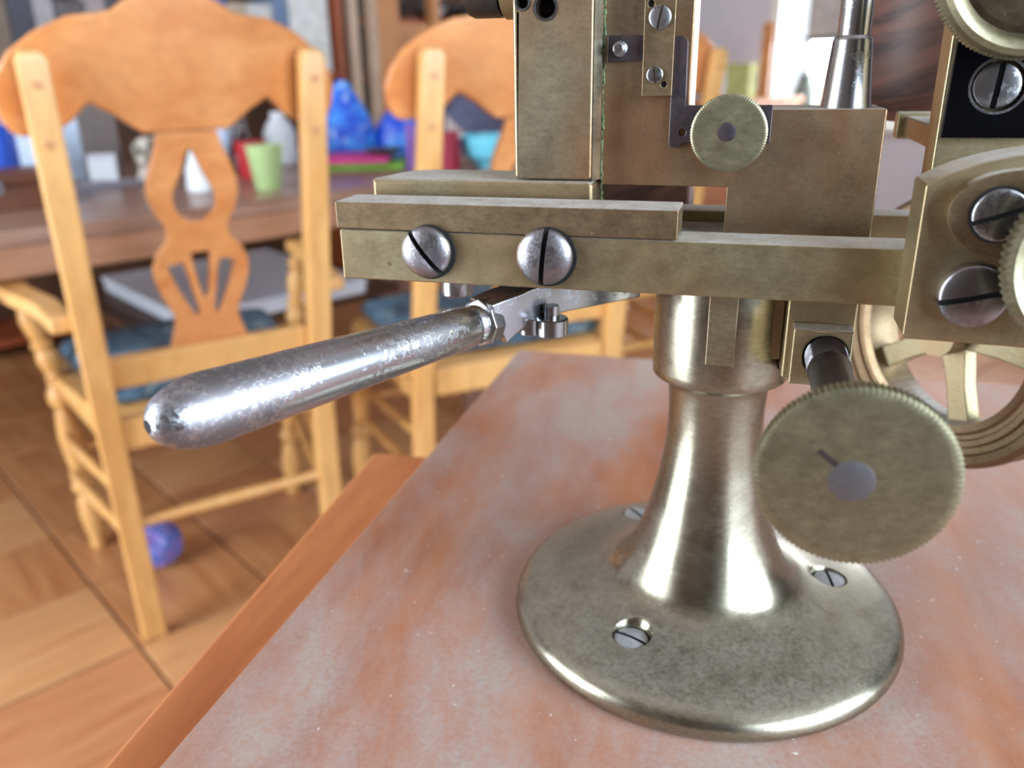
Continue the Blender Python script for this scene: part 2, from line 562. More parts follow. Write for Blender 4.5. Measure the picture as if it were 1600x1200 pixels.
# ---- far cabinet with two boxes
def cabinet(name, s0, s1, t0, t1, z1, mat, label):
    c = empty(name, rf((s0+s1)/2, (t0+t1)/2, 0), label, 'cabinet')
    b = bmesh.new()
    rbox(b, s0+0.01, s1, t0+0.01, t1-0.01, 0.06, z1-0.025)
    rbox(b, s0+0.03, s1, t0+0.03, t1-0.03, 0.0, 0.06)
    link('carcass', b, mat, c, bevel=0.003)
    link('cabinet_top', rbox(bmesh.new(), s0-0.015, s1, t0-0.01, t1+0.01, z1-0.025, z1), mat, c, bevel=0.004)
    n = 2
    w = (t1-t0-0.02)/n
    for k in range(n):
        a = t0+0.01+w*k
        d = link('cabinet_door', rbox(bmesh.new(), s0-0.008, s0+0.0095, a+0.004, a+w-0.004, 0.07, z1-0.035), mat, c, bevel=0.003)
        tt = a + (w-0.04 if k == 0 else 0.04)
        link('knob', lathe(bmesh.new(), rf(s0-0.008, tt, z1*0.6), -E1, [(0, 0.006), (0.012, 0.006), (0.016, 0.014), (0.026, 0.010), (0.028, 0)], 14), 'shelf_dark', d)
    return c
cabinet('sideboard', 3.33, 3.845, 2.12, 3.05, 0.84, 'salmon_wood', 'low orange wooden sideboard against the far wall')
M['card_blue'] = plain('pale_blue_card', srgb(186, 200, 220), 0.7)
M['card_green'] = plain('yellow_green_card', srgb(192, 194, 122), 0.7)
def carton(name, s0, s1, t0, t1, z0, z1, mat, label, cat='box', rot=None, lid=0.25):
    c = empty(name, rf((s0+s1)/2, (t0+t1)/2, z0), label, cat)
    h = z1-z0
    link('box_body', rbox(bmesh.new(), s0+0.002, s1-0.002, t0+0.002, t1-0.002, z0, z1-h*lid), mat, c, bevel=0.002)
    link('lid', rbox(bmesh.new(), s0, s1, t0, t1, z1-h*lid, z1), mat, c, bevel=0.002)
    return c
carton('storage_box', 3.40, 3.47, 2.14, 2.26, 0.8405, 0.99, 'card_green', 'yellow-green box on the orange sideboard nearest the window')
carton('storage_box', 3.40, 3.58, 2.31, 2.44, 0.8405, 0.97, 'card_blue', 'pale blue box on the orange sideboard beside a yellow-green box')
pb = empty('wooden_board', rf(3.63, 2.2, 0.8405), 'narrow orange wooden board standing upright behind the yellow-green box', 'board')
link('board_slat', rbox(bmesh.new(), 3.62, 3.638, 2.175, 2.228, 0.8405, 1.16), 'chair_orange', pb, bevel=0.004)
link('board_foot', rbox(bmesh.new(), 3.6, 3.6195, 2.16, 2.243, 0.8405, 0.862), 'chair_orange', pb, bevel=0.003)
M['pot'] = plain('grey_green_glaze', srgb(128, 144, 138), 0.35)
v = empty('jar', rf(3.925, 2.16, WZ0), 'small grey-green jar standing on the bright window sill', 'jar')
link('jar_body', lathe(bmesh.new(), rf(3.925, 2.16, WZ0), (0, 0, 1), [(0, 0.04), (0.02, 0.052), (0.12, 0.055), (0.17, 0.04), (0.19, 0.03)], 24), 'pot', v)
link('jar_lid', lathe(bmesh.new(), rf(3.925, 2.16, WZ0+0.19), (0, 0, 1), [(0, 0.034), (0.02, 0.034), (0.03, 0.015), (0.045, 0.012), (0.05, 0)], 24), 'pot', v)

# ---- bookcase along the left wall, with books
BT = 3.42
bc = empty('bookcase', rf(1.1, 3.6, 0), 'wide red-brown wooden bookcase behind the dining table', 'bookcase')
b = bmesh.new()
rbox(b, 0.2, 2.17, 3.765, 3.79, 0, 1.9)
link('back_panel', b, 'shelf_dark', bc)
for s in (0.2, 2.13):
    link('side_panel', rbox(bmesh.new(), s, s+0.035, BT, 3.765, 0, 1.9), 'shelf_red', bc, bevel=0.003)
for z in (0.08, 0.55, 0.985, 1.42, 1.87):
    link('shelf', rbox(bmesh.new(), 0.235, 2.13, BT+0.01, 3.765, z-0.028, z), 'shelf_red', bc, bevel=0.002)
cols = [((92, 84, 84), 'dark grey'), ((70, 66, 72), 'charcoal'), ((126, 110, 102), 'taupe'), ((88, 80, 92), 'slate violet'), ((108, 70, 62), 'maroon'),
        ((86, 86, 84), 'iron grey'), ((120, 104, 92), 'dull brown'), ((72, 72, 84), 'navy grey'), ((164, 160, 162), 'pale grey'), ((98, 92, 96), 'mid grey'),
        ((160, 150, 150), 'pinkish grey'), ((84, 78, 84), 'plum grey'), ((132, 130, 146), 'lavender grey'), ((120, 110, 128), 'mauve'), ((140, 156, 120), 'sage green'), ((92, 110, 168), 'blue'),
        ((188, 172, 150), 'cream'), ((206, 206, 206), 'light grey'), ((112, 134, 168), 'steel blue'), ((226, 228, 226), 'white')]
s = 0.26
widths = [0.07, 0.055, 0.09, 0.06, 0.075, 0.05, 0.08, 0.065, 0.055, 0.085, 0.06, 0.07, 0.08, 0.1, 0.055, 0.075, 0.065, 0.095, 0.06, 0.16]
tot = sum(widths) + 0.004*len(widths)
k = (2.115-0.26)/tot
for i, ((c, nm), wd) in enumerate(zip(cols, widths)):
    wd = wd*k
    key = 'book_'+nm.replace(' ', '_')
    M[key] = plain(key, srgb(*c), 0.6)
    h = random.uniform(0.25, 0.33) if i < 19 else 0.36
    d = random.uniform(0.17, 0.24)
    last = 'binder' if i == 19 else 'book'
    prev = 'against the bookcase side at the left' if i == 0 else 'next to the %s one' % cols[i-1][1]
    bk = empty(last, rf(s+wd/2, BT+0.03+d/2, 0.9856), '%s %s spine on the bookcase shelf, %s' % (nm, last, prev), 'book' if i < 19 else 'binder', 'books on the bookcase shelf')
    b = bmesh.new()
    rbox(b, s, s+wd, BT+0.03, BT+0.034, 0.9856, 0.985+h)
    rbox(b, s, s+0.004, BT+0.034, BT+0.03+d, 0.9856, 0.985+h)
    rbox(b, s+wd-0.004, s+wd, BT+0.034, BT+0.03+d, 0.9856, 0.985+h)
    link('cover', b, key, bk)
    link('pages', rbox(bmesh.new(), s+0.0042, s+wd-0.0042, BT+0.036, BT+0.025+d, 0.99, 0.98+h), 'wall_white', bk)
    s += wd + 0.004*k

# ---- open pine cupboard right of the bookcase
hc = empty('open_cupboard', rf(2.7, 3.6, 0), 'tall open pine cupboard with pale posts right of the bookcase', 'cupboard')
link('back_panel', rbox(bmesh.new(), 2.2, 3.4, 3.77, 3.79, 0, 1.9), 'shelf_dark', hc)
for (s0, s1, mt) in ((2.2, 2.245, 'shelf_pale'), (2.30, 2.35, 'shelf_pale'), (2.35, 2.47, 'shelf_pine'), (2.66, 2.71, 'shelf_pine'), (3.36, 3.4, 'shelf_pine')):
    link('post', rbox(bmesh.new(), s0, s1, BT, BT+0.05, 0, 1.9), mt, hc, bevel=0.003)
for z in (0.08, 0.6, 0.97, 1.215, 1.5, 1.88):
    link('shelf', rbox(bmesh.new(), 2.2, 3.4, BT+0.052, 3.77, z-0.03, z), 'shelf_red', hc, bevel=0.002)
link('drawer_front', rbox(bmesh.new(), 2.472, 2.658, BT+0.01, BT+0.045, 0.62, 1.19), 'shelf_pine', hc, bevel=0.003)
M['ceramic_white'] = plain('white_ceramic', srgb(214, 212, 216), 0.25, 0.04)
M['iron'] = plain('dark_iron', srgb(50, 48, 50), 0.5)
def vessel(name, s, t, z, prof, mat, label, cat, loop=None):
    z += 0.0006
    o = empty(name, rf(s, t, z), label, cat)
    link('vessel_body', lathe(bmesh.new(), rf(s, t, z), (0, 0, 1), prof, 28), mat, o)
    return o
pt = vessel('jug', 2.84, 3.55, 0.97, [(0, 0.05), (0.05, 0.06), (0.14, 0.045), (0.18, 0.03), (0.20, 0.038), (0.197, 0.03), (0.03, 0.03), (0.03, 0)], 'ceramic_white', 'white ceramic jug on the pine cupboard shelf above the second chair', 'jug')
b = bmesh.new()
sweep(b, spline([rf(2.84+0.04, 3.53, 1.145), rf(2.84+0.085, 3.52, 1.135), rf(2.84+0.09, 3.52, 1.09), rf(2.84+0.055, 3.53, 1.04)], 5), 0.007, 0.006, seg=8)
link('jug_handle', b, 'ceramic_white', pt)
pan = vessel('pan', 3.05, 3.56, 1.215, [(0, 0.09), (0.01, 0.11), (0.06, 0.12), (0.058, 0.11), (0.015, 0.1), (0.015, 0)], 'iron', 'dark iron pan on the upper cupboard shelf', 'pan')
link('pan_handle', sweep(bmesh.new(), [rf(2.94, 3.54, 1.265), rf(2.86, 3.51, 1.27), rf(2.78, 3.49, 1.275)], 0.012, 0.006), 'iron', pan)
vessel('bowl', 2.80, 3.60, 1.215, [(0, 0.03), (0.01, 0.04), (0.05, 0.075), (0.07, 0.08), (0.068, 0.074), (0.02, 0.04), (0.02, 0)], 'ceramic_white', 'white bowl on the upper cupboard shelf beside the pan', 'bowl')
vessel('vase', 2.55, 3.56, 1.215, [(0, 0.035), (0.06, 0.05), (0.12, 0.03), (0.15, 0.03), (0.148, 0.02), (0.02, 0.02), (0.02, 0)], 'iron', 'small dark vase on the upper cupboard shelf by the pale post', 'vase')
vessel('candlestick', 2.275, 3.56, 0.97, [(0, 0.022), (0.012, 0.022), (0.03, 0.010), (0.09, 0.016), (0.14, 0.012), (0.16, 0.02), (0.17, 0)], 'iron', 'black candlestick between two pale cupboard posts', 'candlestick')

# ---- dining table
DT = empty('dining_table', rf(0.85, 2.17, 0), 'long brown wooden dining table crowded with odds and ends', 'table')
n = 5
for i in range(n):
    t0 = 1.675 + i*0.2
    link('table_plank', rbox(bmesh.new(), -0.45, 1.9, t0+0.0015, t0+0.1985, 0.712, 0.74), 'table_brown', DT, bevel=0.004)
for (s0, s1, t0, t1) in ((-0.43, 1.88, 1.682, 1.707), (-0.43, 1.88, 2.64, 2.665), (-0.43, -0.405, 1.708, 2.639), (1.855, 1.88, 1.708, 2.639)):
    link('apron', rbox(bmesh.new(), s0, s1, t0, t1, 0.655, 0.7115), 'table_edge', DT, bevel=0.004)
for s, t in ((-0.36, 1.75), (-0.36, 2.59), (1.45, 1.75), (1.81, 2.59)):
    link('leg', lathe(bmesh.new(), rf(s, t, 0), (0, 0, 1), [(0, 0.025), (0.03, 0.032), (0.1, 0.03), (0.3, 0.045), (0.5, 0.035), (0.55, 0.045), (0.6, 0.045), (0.7115, 0.045)], 16), 'table_brown', DT)

# ---- things on the dining table
M['green_plastic'] = plain('pale_green_plastic', srgb(176, 200, 140), 0.4, 0.04, Subsurface_Weight=0.15)
M['red_plastic'] = plain('red_plastic', srgb(190, 36, 46), 0.4, 0.05)
M['crimson'] = plain('crimson_ceramic', srgb(160, 36, 66), 0.4, 0.05)
M['bottle_dark'] = plain('dark_bottle_glass', srgb(46, 22, 24), 0.15, 0.1)
M['yellow_ball'] = plain('yellow_foil', srgb(206, 184, 84), 0.35, 0.15, 60)
M['milk_white'] = plain('milky_plastic', srgb(222, 226, 232), 0.4, 0.04)
M['blue_white'] = plain('bluish_plastic', srgb(196, 212, 238), 0.4, 0.04)
M['box_grey'] = plain('grey_cardboard', srgb(150, 142, 140), 0.8, 0.05)
M['box_blue'] = plain('blue_white_print', srgb(186, 204, 226), 0.6, 0.12, 9)
M['paper'] = plain('white_paper', srgb(206, 206, 220), 0.8, 0.03)
M['ribbon'] = plain('offwhite_ribbon', srgb(200, 192, 180), 0.5, 0.1)
M['blue_bottle'] = plain('bright_blue_plastic', srgb(40, 96, 226), 0.35, 0.1)
M['brown_box'] = wood('brown_box_wood', srgb(124, 72, 42), srgb(98, 54, 32), (20, 20, 4), 0.5)
M['grey_cloth'] = plain('slate_cloth', srgb(96, 98, 124), 0.9, 0.15, 30)
M['cyan'] = plain('cyan_plastic', srgb(116, 208, 232), 0.35, 0.05)
M['beige'] = plain('beige_card', srgb(202, 184, 176), 0.8, 0.05)
M['purple'] = plain('lilac_card', srgb(156, 112, 200), 0.6, 0.05)
M['pink'] = plain('hot_pink_cover', srgb(214, 62, 138), 0.5, 0.05)
M['lime'] = plain('lime_cover', srgb(116, 172, 56), 0.5, 0.05)
M['plate_dark'] = plain('dark_olive_plate', srgb(70, 72, 62), 0.4, 0.1)
TZ = 0.74
def tumbler(name, s, t, h, r0, r1, mat, label, cat):
    o = empty(name, rf(s, t, TZ), label, cat)
    link('cup_wall', lathe(bmesh.new(), rf(s, t, TZ), (0, 0, 1), [(0, r0*0.92), (0.003, r0), (h, r1), (h, r1-0.002), (0.006, r0-0.003), (0.006, 0)], 32), mat, o)
    link('rim', lathe(bmesh.new(), rf(s, t, TZ+h), (0, 0, 1), [(-0.003, r1-0.0002), (-0.003, r1+0.0015), (0.001, r1+0.0015), (0.0015, r1-0.001), (0.001, r1-0.0025), (-0.003, r1-0.0021)], 32, loop=True), mat, o)
    return o
tumbler('tumbler', 0.915, 1.818, 0.098, 0.029, 0.041, 'green_plastic', 'pale green plastic tumbler near the front edge of the dining table', 'cup')
tumbler('beaker', 1.00, 2.06, 0.088, 0.034, 0.040, 'red_plastic', 'red plastic beaker just behind the pale green tumbler', 'cup')
mg = tumbler('mug', 1.42, 1.79, 0.096, 0.037, 0.037, 'crimson', 'crimson straight-sided mug under the second chair crest', 'mug')
b = bmesh.new()
EH = (E2*0.8-E1*0.6)
c0 = rf(1.42, 1.79, TZ+0.048) + EH*0.037
sweep(b, spline([c0+Vector((0, 0, 0.03)), c0+EH*0.022+Vector((0, 0, 0.024)), c0+EH*0.026, c0+EH*0.02-Vector((0, 0, 0.024)), c0-Vector((0, 0, 0.03))], 5), 0.005, 0.004, seg=8)
link('mug_handle', b, 'crimson', mg)
def bottle(name, s, t, prof, mat, capprof, capmat, label, cat='bottle'):
    o = empty(name, rf(s, t, TZ), label, cat)
    link('bottle_body', lathe(bmesh.new(), rf(s, t, TZ), (0, 0, 1), prof, 32), mat, o)
    link('cap', lathe(bmesh.new(), rf(s, t, TZ+prof[-1][0]), (0, 0, 1), capprof, 24), capmat, o)
    return o
def ballprof(r, n=8):
    return [(r-r*math.cos(PI*i/n), r*math.sin(PI*i/n) if 0 < i < n else 0) for i in range(n+1)]
bottle('wine_bottle', 1.02, 2.15, [(0, 0.03), (0.005, 0.036), (0.05, 0.036), (0.085, 0.026), (0.11, 0.016), (0.148, 0.015), (0.151, 0.017)], 'bottle_dark', ballprof(0.03), 'yellow_ball', 'dark bottle with a yellow ball stopper behind the tumbler')
bottle('white_bottle', 1.2, 2.28, [(0, 0.04), (0.006, 0.045), (0.09, 0.045), (0.12, 0.03), (0.125, 0.02)], 'milk_white', [(0, 0.021), (0.02, 0.021), (0.022, 0)], 'milk_white', 'stout white bottle behind the right post of the first chair')
bottle('lotion_bottle', 1.0, 2.22, [(0, 0.028), (0.006, 0.031), (0.12, 0.031), (0.135, 0.018)], 'blue_white', [(0, 0.014), (0.022, 0.013), (0.024, 0)], 'blue_white', 'bluish white slim bottle left of the dark bottle')
bottle('squeeze_bottle', 0.80, 1.913, [(0, 0.032), (0.005, 0.035), (0.05, 0.032), (0.09, 0.018), (0.1, 0.01)], 'milk_white', [(0, 0.009), (0.02, 0.005), (0.022, 0)], 'milk_white', 'white tapered squeeze bottle seen through the teardrop in the chair splat')
bottle('blue_bottle', 0.48, 2.28, [(0, 0.038), (0.006, 0.043), (0.13, 0.043), (0.15, 0.025)], 'blue_bottle', [(0, 0.022), (0.025, 0.020), (0.027, 0)], 'purple', 'bright blue bottle with a lilac cap at the far left of the table')
# rotated carton: pale printed face and grey face
A35 = R(35)
vd = Vector((-0.66, 0.75, 0)).normalized()
lf = Vector((-vd.y, vd.x, 0))
wdir = lf*math.cos(A35) + vd*math.sin(A35)
gdir = -lf*math.sin(A35) + vd*math.cos(A35)
def gbox(bm, p, a, b2, la, lb, z0, z1):
    p = Vector((p.x, p.y, 0))
    return box(bm, 0, la, 0, lb, z0, z1, lambda v: p + a*v.x + b2*v.y + Vector((0, 0, v.z)))
pc = rf(0.68, 2.33)
ct = empty('carton', rf(0.62, 2.4, TZ), 'tall grey carton with a pale blue printed side behind the first chair', 'box')
link('carton_body', gbox(bmesh.new(), pc, wdir, gdir, 0.21, 0.16, TZ, TZ+0.23), 'box_grey', ct, bevel=0.002)
link('printed_panel', gbox(bmesh.new(), pc - gdir*0.0015, wdir, gdir, 0.21, 0.0013, TZ+0.002, TZ+0.228), 'box_blue', ct)
link('flap', gbox(bmesh.new(), pc, wdir, gdir, 0.21, 0.078, TZ+0.2303, TZ+0.2325), 'box_grey', ct)
for k, (s, t, a, lab) in enumerate([(0.60, 2.13, 0.3, 'white paper sheet lying in front of the grey carton'), (0.70, 2.19, -0.25, 'second paper sheet overlapping towards the ribbon bow')]):
    b = bmesh.new()
    ca, sa = math.cos(a), math.sin(a)
    nx, ny = 8, 6
    g = [[b.verts.new(rf(s + (i/nx-0.5)*0.16*ca - (j/ny-0.5)*0.11*sa, t + (i/nx-0.5)*0.16*sa + (j/ny-0.5)*0.11*ca, TZ+0.001+k*0.003+0.004*abs(math.sin(i*0.7))*(j/ny))) for j in range(ny+1)] for i in range(nx+1)]
    for i in range(nx):
        for j in range(ny):
            b.faces.new((g[i][j], g[i+1][j], g[i+1][j+1], g[i][j+1]))
    bmesh.ops.solidify(b, geom=b.faces[:], thickness=0.0008)
    tag(link('paper_sheet', b, 'paper'), lab, 'paper', 'paper sheets on the table')
pk = empty('packet', rf(0.72, 2.18, TZ+0.008), 'small white packet propped against the grey carton', 'packet')
pp = rf(0.665, 2.26)
link('packet_body', gbox(bmesh.new(), pp, -lf, vd, 0.065, 0.02, TZ, TZ+0.07), 'milk_white', pk, bevel=0.004)
link('packet_seal', gbox(bmesh.new(), pp - vd*0.0012, -lf, vd, 0.065, 0.001, TZ+0.058, TZ+0.069), 'paper', pk)
bw = empty('ribbon_bow', rf(0.80, 2.2, TZ), 'crumpled off-white gift bow beside the grey carton', 'bow')
random.seed(5)
for k in range(11):
    ph = random.uniform(0, 2*PI)
    el = random.uniform(-0.1, 1.2)
    c = rf(0.80, 2.2, TZ+0.048) + Vector((math.cos(ph)*math.cos(el)*0.03, math.sin(ph)*math.cos(el)*0.03, math.sin(el)*0.045))
    d = Vector((math.cos(ph)*math.cos(el), math.sin(ph)*math.cos(el), math.sin(el)))
    u, w, nn = frame(d)
    path = [c + d*(0.018*math.cos(a)) + w*(0.014*math.sin(a)) for a in [2*PI*i/12 for i in range(13)]]
    link('bow_loop', sweep(bmesh.new(), path, 0.011, 0.001, side=u), 'ribbon', bw)
link('bow_base', lathe(bmesh.new(), rf(0.80, 2.2, TZ), (0, 0, 1), [(0, 0.036), (0.012, 0.04), (0.03, 0.035), (0.06, 0.02), (0.065, 0)], 16), 'ribbon', bw)
bb = empty('wooden_chest', rf(0.38, 1.98, TZ), 'small brown wooden chest at the left end of the table', 'chest')
link('chest_body', rbox(bmesh.new(), 0.27, 0.50, 1.93, 2.08, TZ, TZ+0.05), 'brown_box', bb, bevel=0.003)
link('chest_lid', rbox(bmesh.new(), 0.265, 0.505, 1.925, 2.085, TZ+0.051, TZ+0.072), 'brown_box', bb, bevel=0.004)
link('clasp', rbox(bmesh.new(), 0.385, 0.40, 1.921, 1.9248, TZ+0.036, TZ+0.062), 'steel_dark', bb)
# two coloured magazines, a dark plate, and a crumpled blue bag on top
def book_flat(name, s, t, ls, lt, z0, z1, a, mat, label):
    o = empty(name, rf(s, t, z0), label, 'book', 'magazines stacked on the table')
    ca, sa = math.cos(a), math.sin(a)
    xf = lambda v: rf(s + v.x*ca - v.y*sa, t + v.x*sa + v.y*ca, v.z)
    link('cover', box(box(bmesh.new(), -ls/2, ls/2, -lt/2, lt/2, z0, z0+0.0015, xf), -ls/2, ls/2, -lt/2, lt/2, z1-0.0015, z1, xf), mat, o)
    b = bmesh.new()
    box(b, -ls/2, ls/2, -lt/2, -lt/2+0.002, z0+0.0016, z1-0.0016, xf)
    link('spine', b, mat, o)
    link('pages', box(bmesh.new(), -ls/2+0.003, ls/2-0.003, -lt/2+0.0022, lt/2-0.003, z0+0.0016, z1-0.0016, xf), mat, o)
book_flat('magazine', 1.33, 2.06, 0.24, 0.19, TZ, TZ+0.018, -0.68, 'lime', 'lime green booklet lowest in the stack under the blue bag')
book_flat('magazine', 1.315, 2.05, 0.17, 0.19, TZ+0.0182, TZ+0.032, -0.68, 'pink', 'hot pink booklet lying on the lime green booklet')
pl = tag(link('plate', lathe(bmesh.new(), rf(1.38, 2.015, TZ+0.0322), (0, 0, 1), [(0, 0.03), (0.004, 0.035), (0.012, 0.058), (0.014, 0.058), (0.008, 0.035), (0.006, 0)], 28), 'plate_dark'), 'dark olive saucer on the pink booklet before the blue bag', 'plate')
def blue_bag():
    t = NT('blue_printed_bag')
    v = t.coords()
    a = t.noise(v, 16, 3, 0.5)
    c = t.mix(t.ramp(a, [(0.42, 0.0), (0.6, 1.0)]), srgb(24, 74, 206), srgb(62, 146, 246))
    w = t.noise(t.coords((1, 1, 1), (0.4, 0, 0.3)), 24, 3, 0.5)
    c = t.mix(t.math('MULTIPLY', t.ramp(w, [(0.58, 0.0), (0.68, 1.0)]), 0.75), c, srgb(168, 206, 244))
    t.set(Base_Color=c, Roughness=0.4)
    return t.m
M['bag'] = blue_bag()
def lump(cx, profile, seg=40, seed=1, crumple=0.1, sx=1, sy=1, a=0.0):
    """Soft crumpled bag: profile = [(z, radius)], folded sideways by a few ridges."""
    rnd = random.Random(seed)
    fold = [(rnd.randint(2, 9), rnd.uniform(0, 6.28), rnd.uniform(0.3, 1)) for _ in range(6)]
    b = bmesh.new()
    rings = []
    for (z, r) in spline(profile, 5):
        ring = []
        for i in range(seg):
            th = 2*PI*i/seg
            q = sum(m*math.sin(k*th+p+z*22*(1 if k % 2 else -1)) for k, p, m in fold)/3
            rr = max(0.002, r)*(1 + crumple*q)
            x, y = rr*math.cos(th)*sx, rr*math.sin(th)*sy
            ring.append(b.verts.new(cx + E1*(x*math.cos(a)-y*math.sin(a)) + E2*(x*math.sin(a)+y*math.cos(a)) + Vector((0, 0, z))))
        rings.append(ring)
    for p, q in zip(rings, rings[1:]):
        for i in range(seg):
            b.faces.new((p[i], p[(i+1) % seg], q[(i+1) % seg], q[i]))
    b.faces.new(rings[0])
    b.faces.new(rings[-1])
    return b
bg = empty('gift_bag', rf(1.45, 2.26, TZ), 'crumpled bright blue printed bag with two peaks on the table', 'bag')
link('bag_body', lump(rf(1.42, 2.28, TZ), [(0, 0.085), (0.03, 0.1), (0.08, 0.092), (0.13, 0.07), (0.17, 0.045), (0.215, 0.02), (0.225, 0.012)], seed=3, sx=1.0, sy=0.6, a=-0.7), 'bag', bg, angle=60)
link('bag_fold', lump(rf(1.56, 2.18, TZ), [(0, 0.075), (0.03, 0.088), (0.09, 0.075), (0.13, 0.045), (0.16, 0.018), (0.165, 0.01)], seed=8, sx=1.0, sy=0.6, a=-0.7), 'bag', bg, angle=60)
lc = rf(1.37, 1.90)
pcard = empty('folded_card', Vector((lc.x, lc.y, TZ)), 'narrow lilac folded card standing beside the second chair post', 'card')
link('card_leaf', gbox(bmesh.new(), lc, -lf, vd, 0.022, 0.003, TZ, TZ+0.115), 'purple', pcard)
link('card_leaf', gbox(bmesh.new(), lc - lf*0.0222, (-lf*0.4+vd*0.92).normalized(), (lf*0.92+vd*0.4).normalized(), 0.05, 0.003, TZ, TZ+0.115), 'purple', pcard)
ph = empty('cloth_pouch', rf(1.72, 2.12, TZ), 'slate grey cloth pouch behind the crimson mug', 'pouch')
link('pouch_body', lump(rf(1.775, 2.085, TZ), [(0, 0.10), (0.05, 0.12), (0.12, 0.10), (0.17, 0.06), (0.205, 0.02)], seed=12, sy=0.7, a=-0.6, crumple=0.06), 'grey_cloth', ph, angle=60)
link('pouch_tie', lathe(bmesh.new(), rf(1.775, 2.085, TZ+0.19), (0, 0, 1), [(0, 0.04), (0.008, 0.045), (0.016, 0.034)], 20), 'slot', ph)
cbw = empty('cyan_bowl', rf(1.555, 1.765, TZ), 'cyan plastic bowl seen behind the second chair splat', 'bowl')
link('bowl_shell', lathe(bmesh.new(), rf(1.555, 1.765, TZ), (0, 0, 1), [(0, 0.035), (0.006, 0.04), (0.03, 0.075), (0.06, 0.088), (0.082, 0.09), (0.082, 0.087), (0.06, 0.084), (0.03, 0.07), (0.008, 0.03), (0.008, 0)], 36), 'cyan', cbw)
link('bowl_foot', lathe(bmesh.new(), rf(1.555, 1.765, TZ), (0, 0, 1), [(0, 0.0352), (0.0, 0.041), (0.006, 0.042), (0.006, 0.0402)], 28), 'cyan', cbw)
tc0 = rf(1.56, 1.98)
b = bmesh.new()
prism(b, [(0, 0), (0.14, 0), (0.02, 0.125)], [], lambda u, v2, w: Vector((tc0.x, tc0.y, TZ)) - lf*u + vd*(w+0.1*v2) + Vector((0, 0, v2)), 0, 0.004)
tag(link('card_triangle', b, 'beige'), 'beige triangular card leaning up behind the cyan bowl', 'card')

# ---- white storage box and wool ball on the floor
M['white_box'] = plain('white_storage_plastic', srgb(228, 237, 250), 0.5, 0.03)
lb = empty('low_bench', rf(1.17, 2.6, 0), 'low dark wooden bench behind the dining table', 'bench')
link('bench_top', rbox(bmesh.new(), 0.75, 1.6, 2.3, 2.92, 0.28, 0.31), 'shelf_dark', lb, bevel=0.004)
for s in (0.8, 1.5):
    for t in (2.34, 2.84):
        link('leg', rbox(bmesh.new(), s, s+0.04, t, t+0.04, 0, 0.2795), 'shelf_dark', lb, bevel=0.003)
wb = empty('storage_crate', rf(1.15, 2.6, 0.311), 'flat white storage box on the low dark bench', 'box')
link('box_body', rbox(bmesh.new(), 0.845, 1.445, 2.275, 2.945, 0.311, 0.345), 'white_box', wb, bevel=0.004)
link('lid', rbox(bmesh.new(), 0.84, 1.45, 2.27, 2.95, 0.3455, 0.36), 'white_box', wb, bevel=0.004)
def yarn():
    t = NT('blue_violet_yarn')
    a = t.noise(t.coords(), 40, 3)
    c = t.mix(t.ramp(a, [(0.38, 0.0), (0.5, 0.5), (0.62, 1.0)]), srgb(72, 112, 190), srgb(150, 124, 196))
    c = t.mix(t.ramp(t.noise(t.coords((1, 1, 1), (1, 0, 0)), 55, 2), [(0.58, 0.0), (0.64, 0.7)]), c, srgb(176, 176, 226))
    t.set(Base_Color=c, Roughness=0.9)
    return t.m
M['yarn'] = yarn()
bp = Vector((-1.155, 1.290, 0.0515))
yb = empty('yarn_ball', (bp.x, bp.y, 0), 'blue and violet ball of yarn on the parquet beside the chair leg', 'ball')
b = bmesh.new()
bmesh.ops.create_icosphere(b, subdivisions=3, radius=0.0465, matrix=Matrix.Translation(bp))
link('yarn_core', b, 'yarn', yb)
rnd = random.Random(2)
b = bmesh.new()
for k in range(26):
    u, w, nn = frame((rnd.gauss(0, 1), rnd.gauss(0, 1), rnd.gauss(0, 1)))
    off = rnd.uniform(-0.024, 0.024)
    rr = math.sqrt(0.049**2-off**2)
    sweep(b, [bp + nn*off + u*rr*math.cos(2*PI*i/24) + w*rr*math.sin(2*PI*i/24) for i in range(25)], 0.0024, 0.0024, seg=5)
tag(link('yarn_strands', b, 'yarn', yb), kind='stuff')

# ------------------------------------------------------------------ chairs
def denim():
    t = NT('blue_patterned_cushion')
    v = t.coords()
    a = t.noise(v, 22, 4, 0.6, 1.0)
    c = t.mix(t.ramp(a, [(0.36, 0.0), (0.48, 0.6), (0.62, 1.0)]), srgb(38, 52, 76), srgb(92, 124, 148))
    c = t.mix(t.ramp(t.noise(t.coords((1, 1, 1), (0, 0, 1)), 30, 2), [(0.56, 0.0), (0.66, 0.8)]), c, srgb(140, 160, 160))
    t.set(Base_Color=c, Roughness=0.95)
    t.bump(t.noise(v, 500, 2), 0.2, 0.001)
    return t.m
M['cushion'] = denim()
TURN = [(0, 0.62), (0.03, 0.75), (0.06, 0.62), (0.10, 0.8), (0.20, 0.95), (0.30, 0.85), (0.34, 0.6), (0.37, 0.95), (0.41, 0.95), (0.44, 0.62), (0.55, 0.85), (0.68, 1.0), (0.80, 0.8), (0.84, 0.62), (0.88, 1.0), (0.93, 1.0), (0.96, 0.7), (1.0, 0.7)]
def turned(p0, p1, r, prof=TURN):
    p0, p1 = Vector(p0), Vector(p1)
    L = (p1-p0).length
    return lathe(bmesh.new(), p0, p1-p0, [(h*L, q*r) for h, q in prof], 16)
SPINDLE = [(0, 0.55), (0.2, 0.8), (0.36, 0.75), (0.4, 1.0), (0.44, 0.75), (0.47, 1.0), (0.53, 1.0), (0.56, 0.75), (0.6, 1.0), (0.64, 0.75), (0.8, 0.8), (1.0, 0.55)]

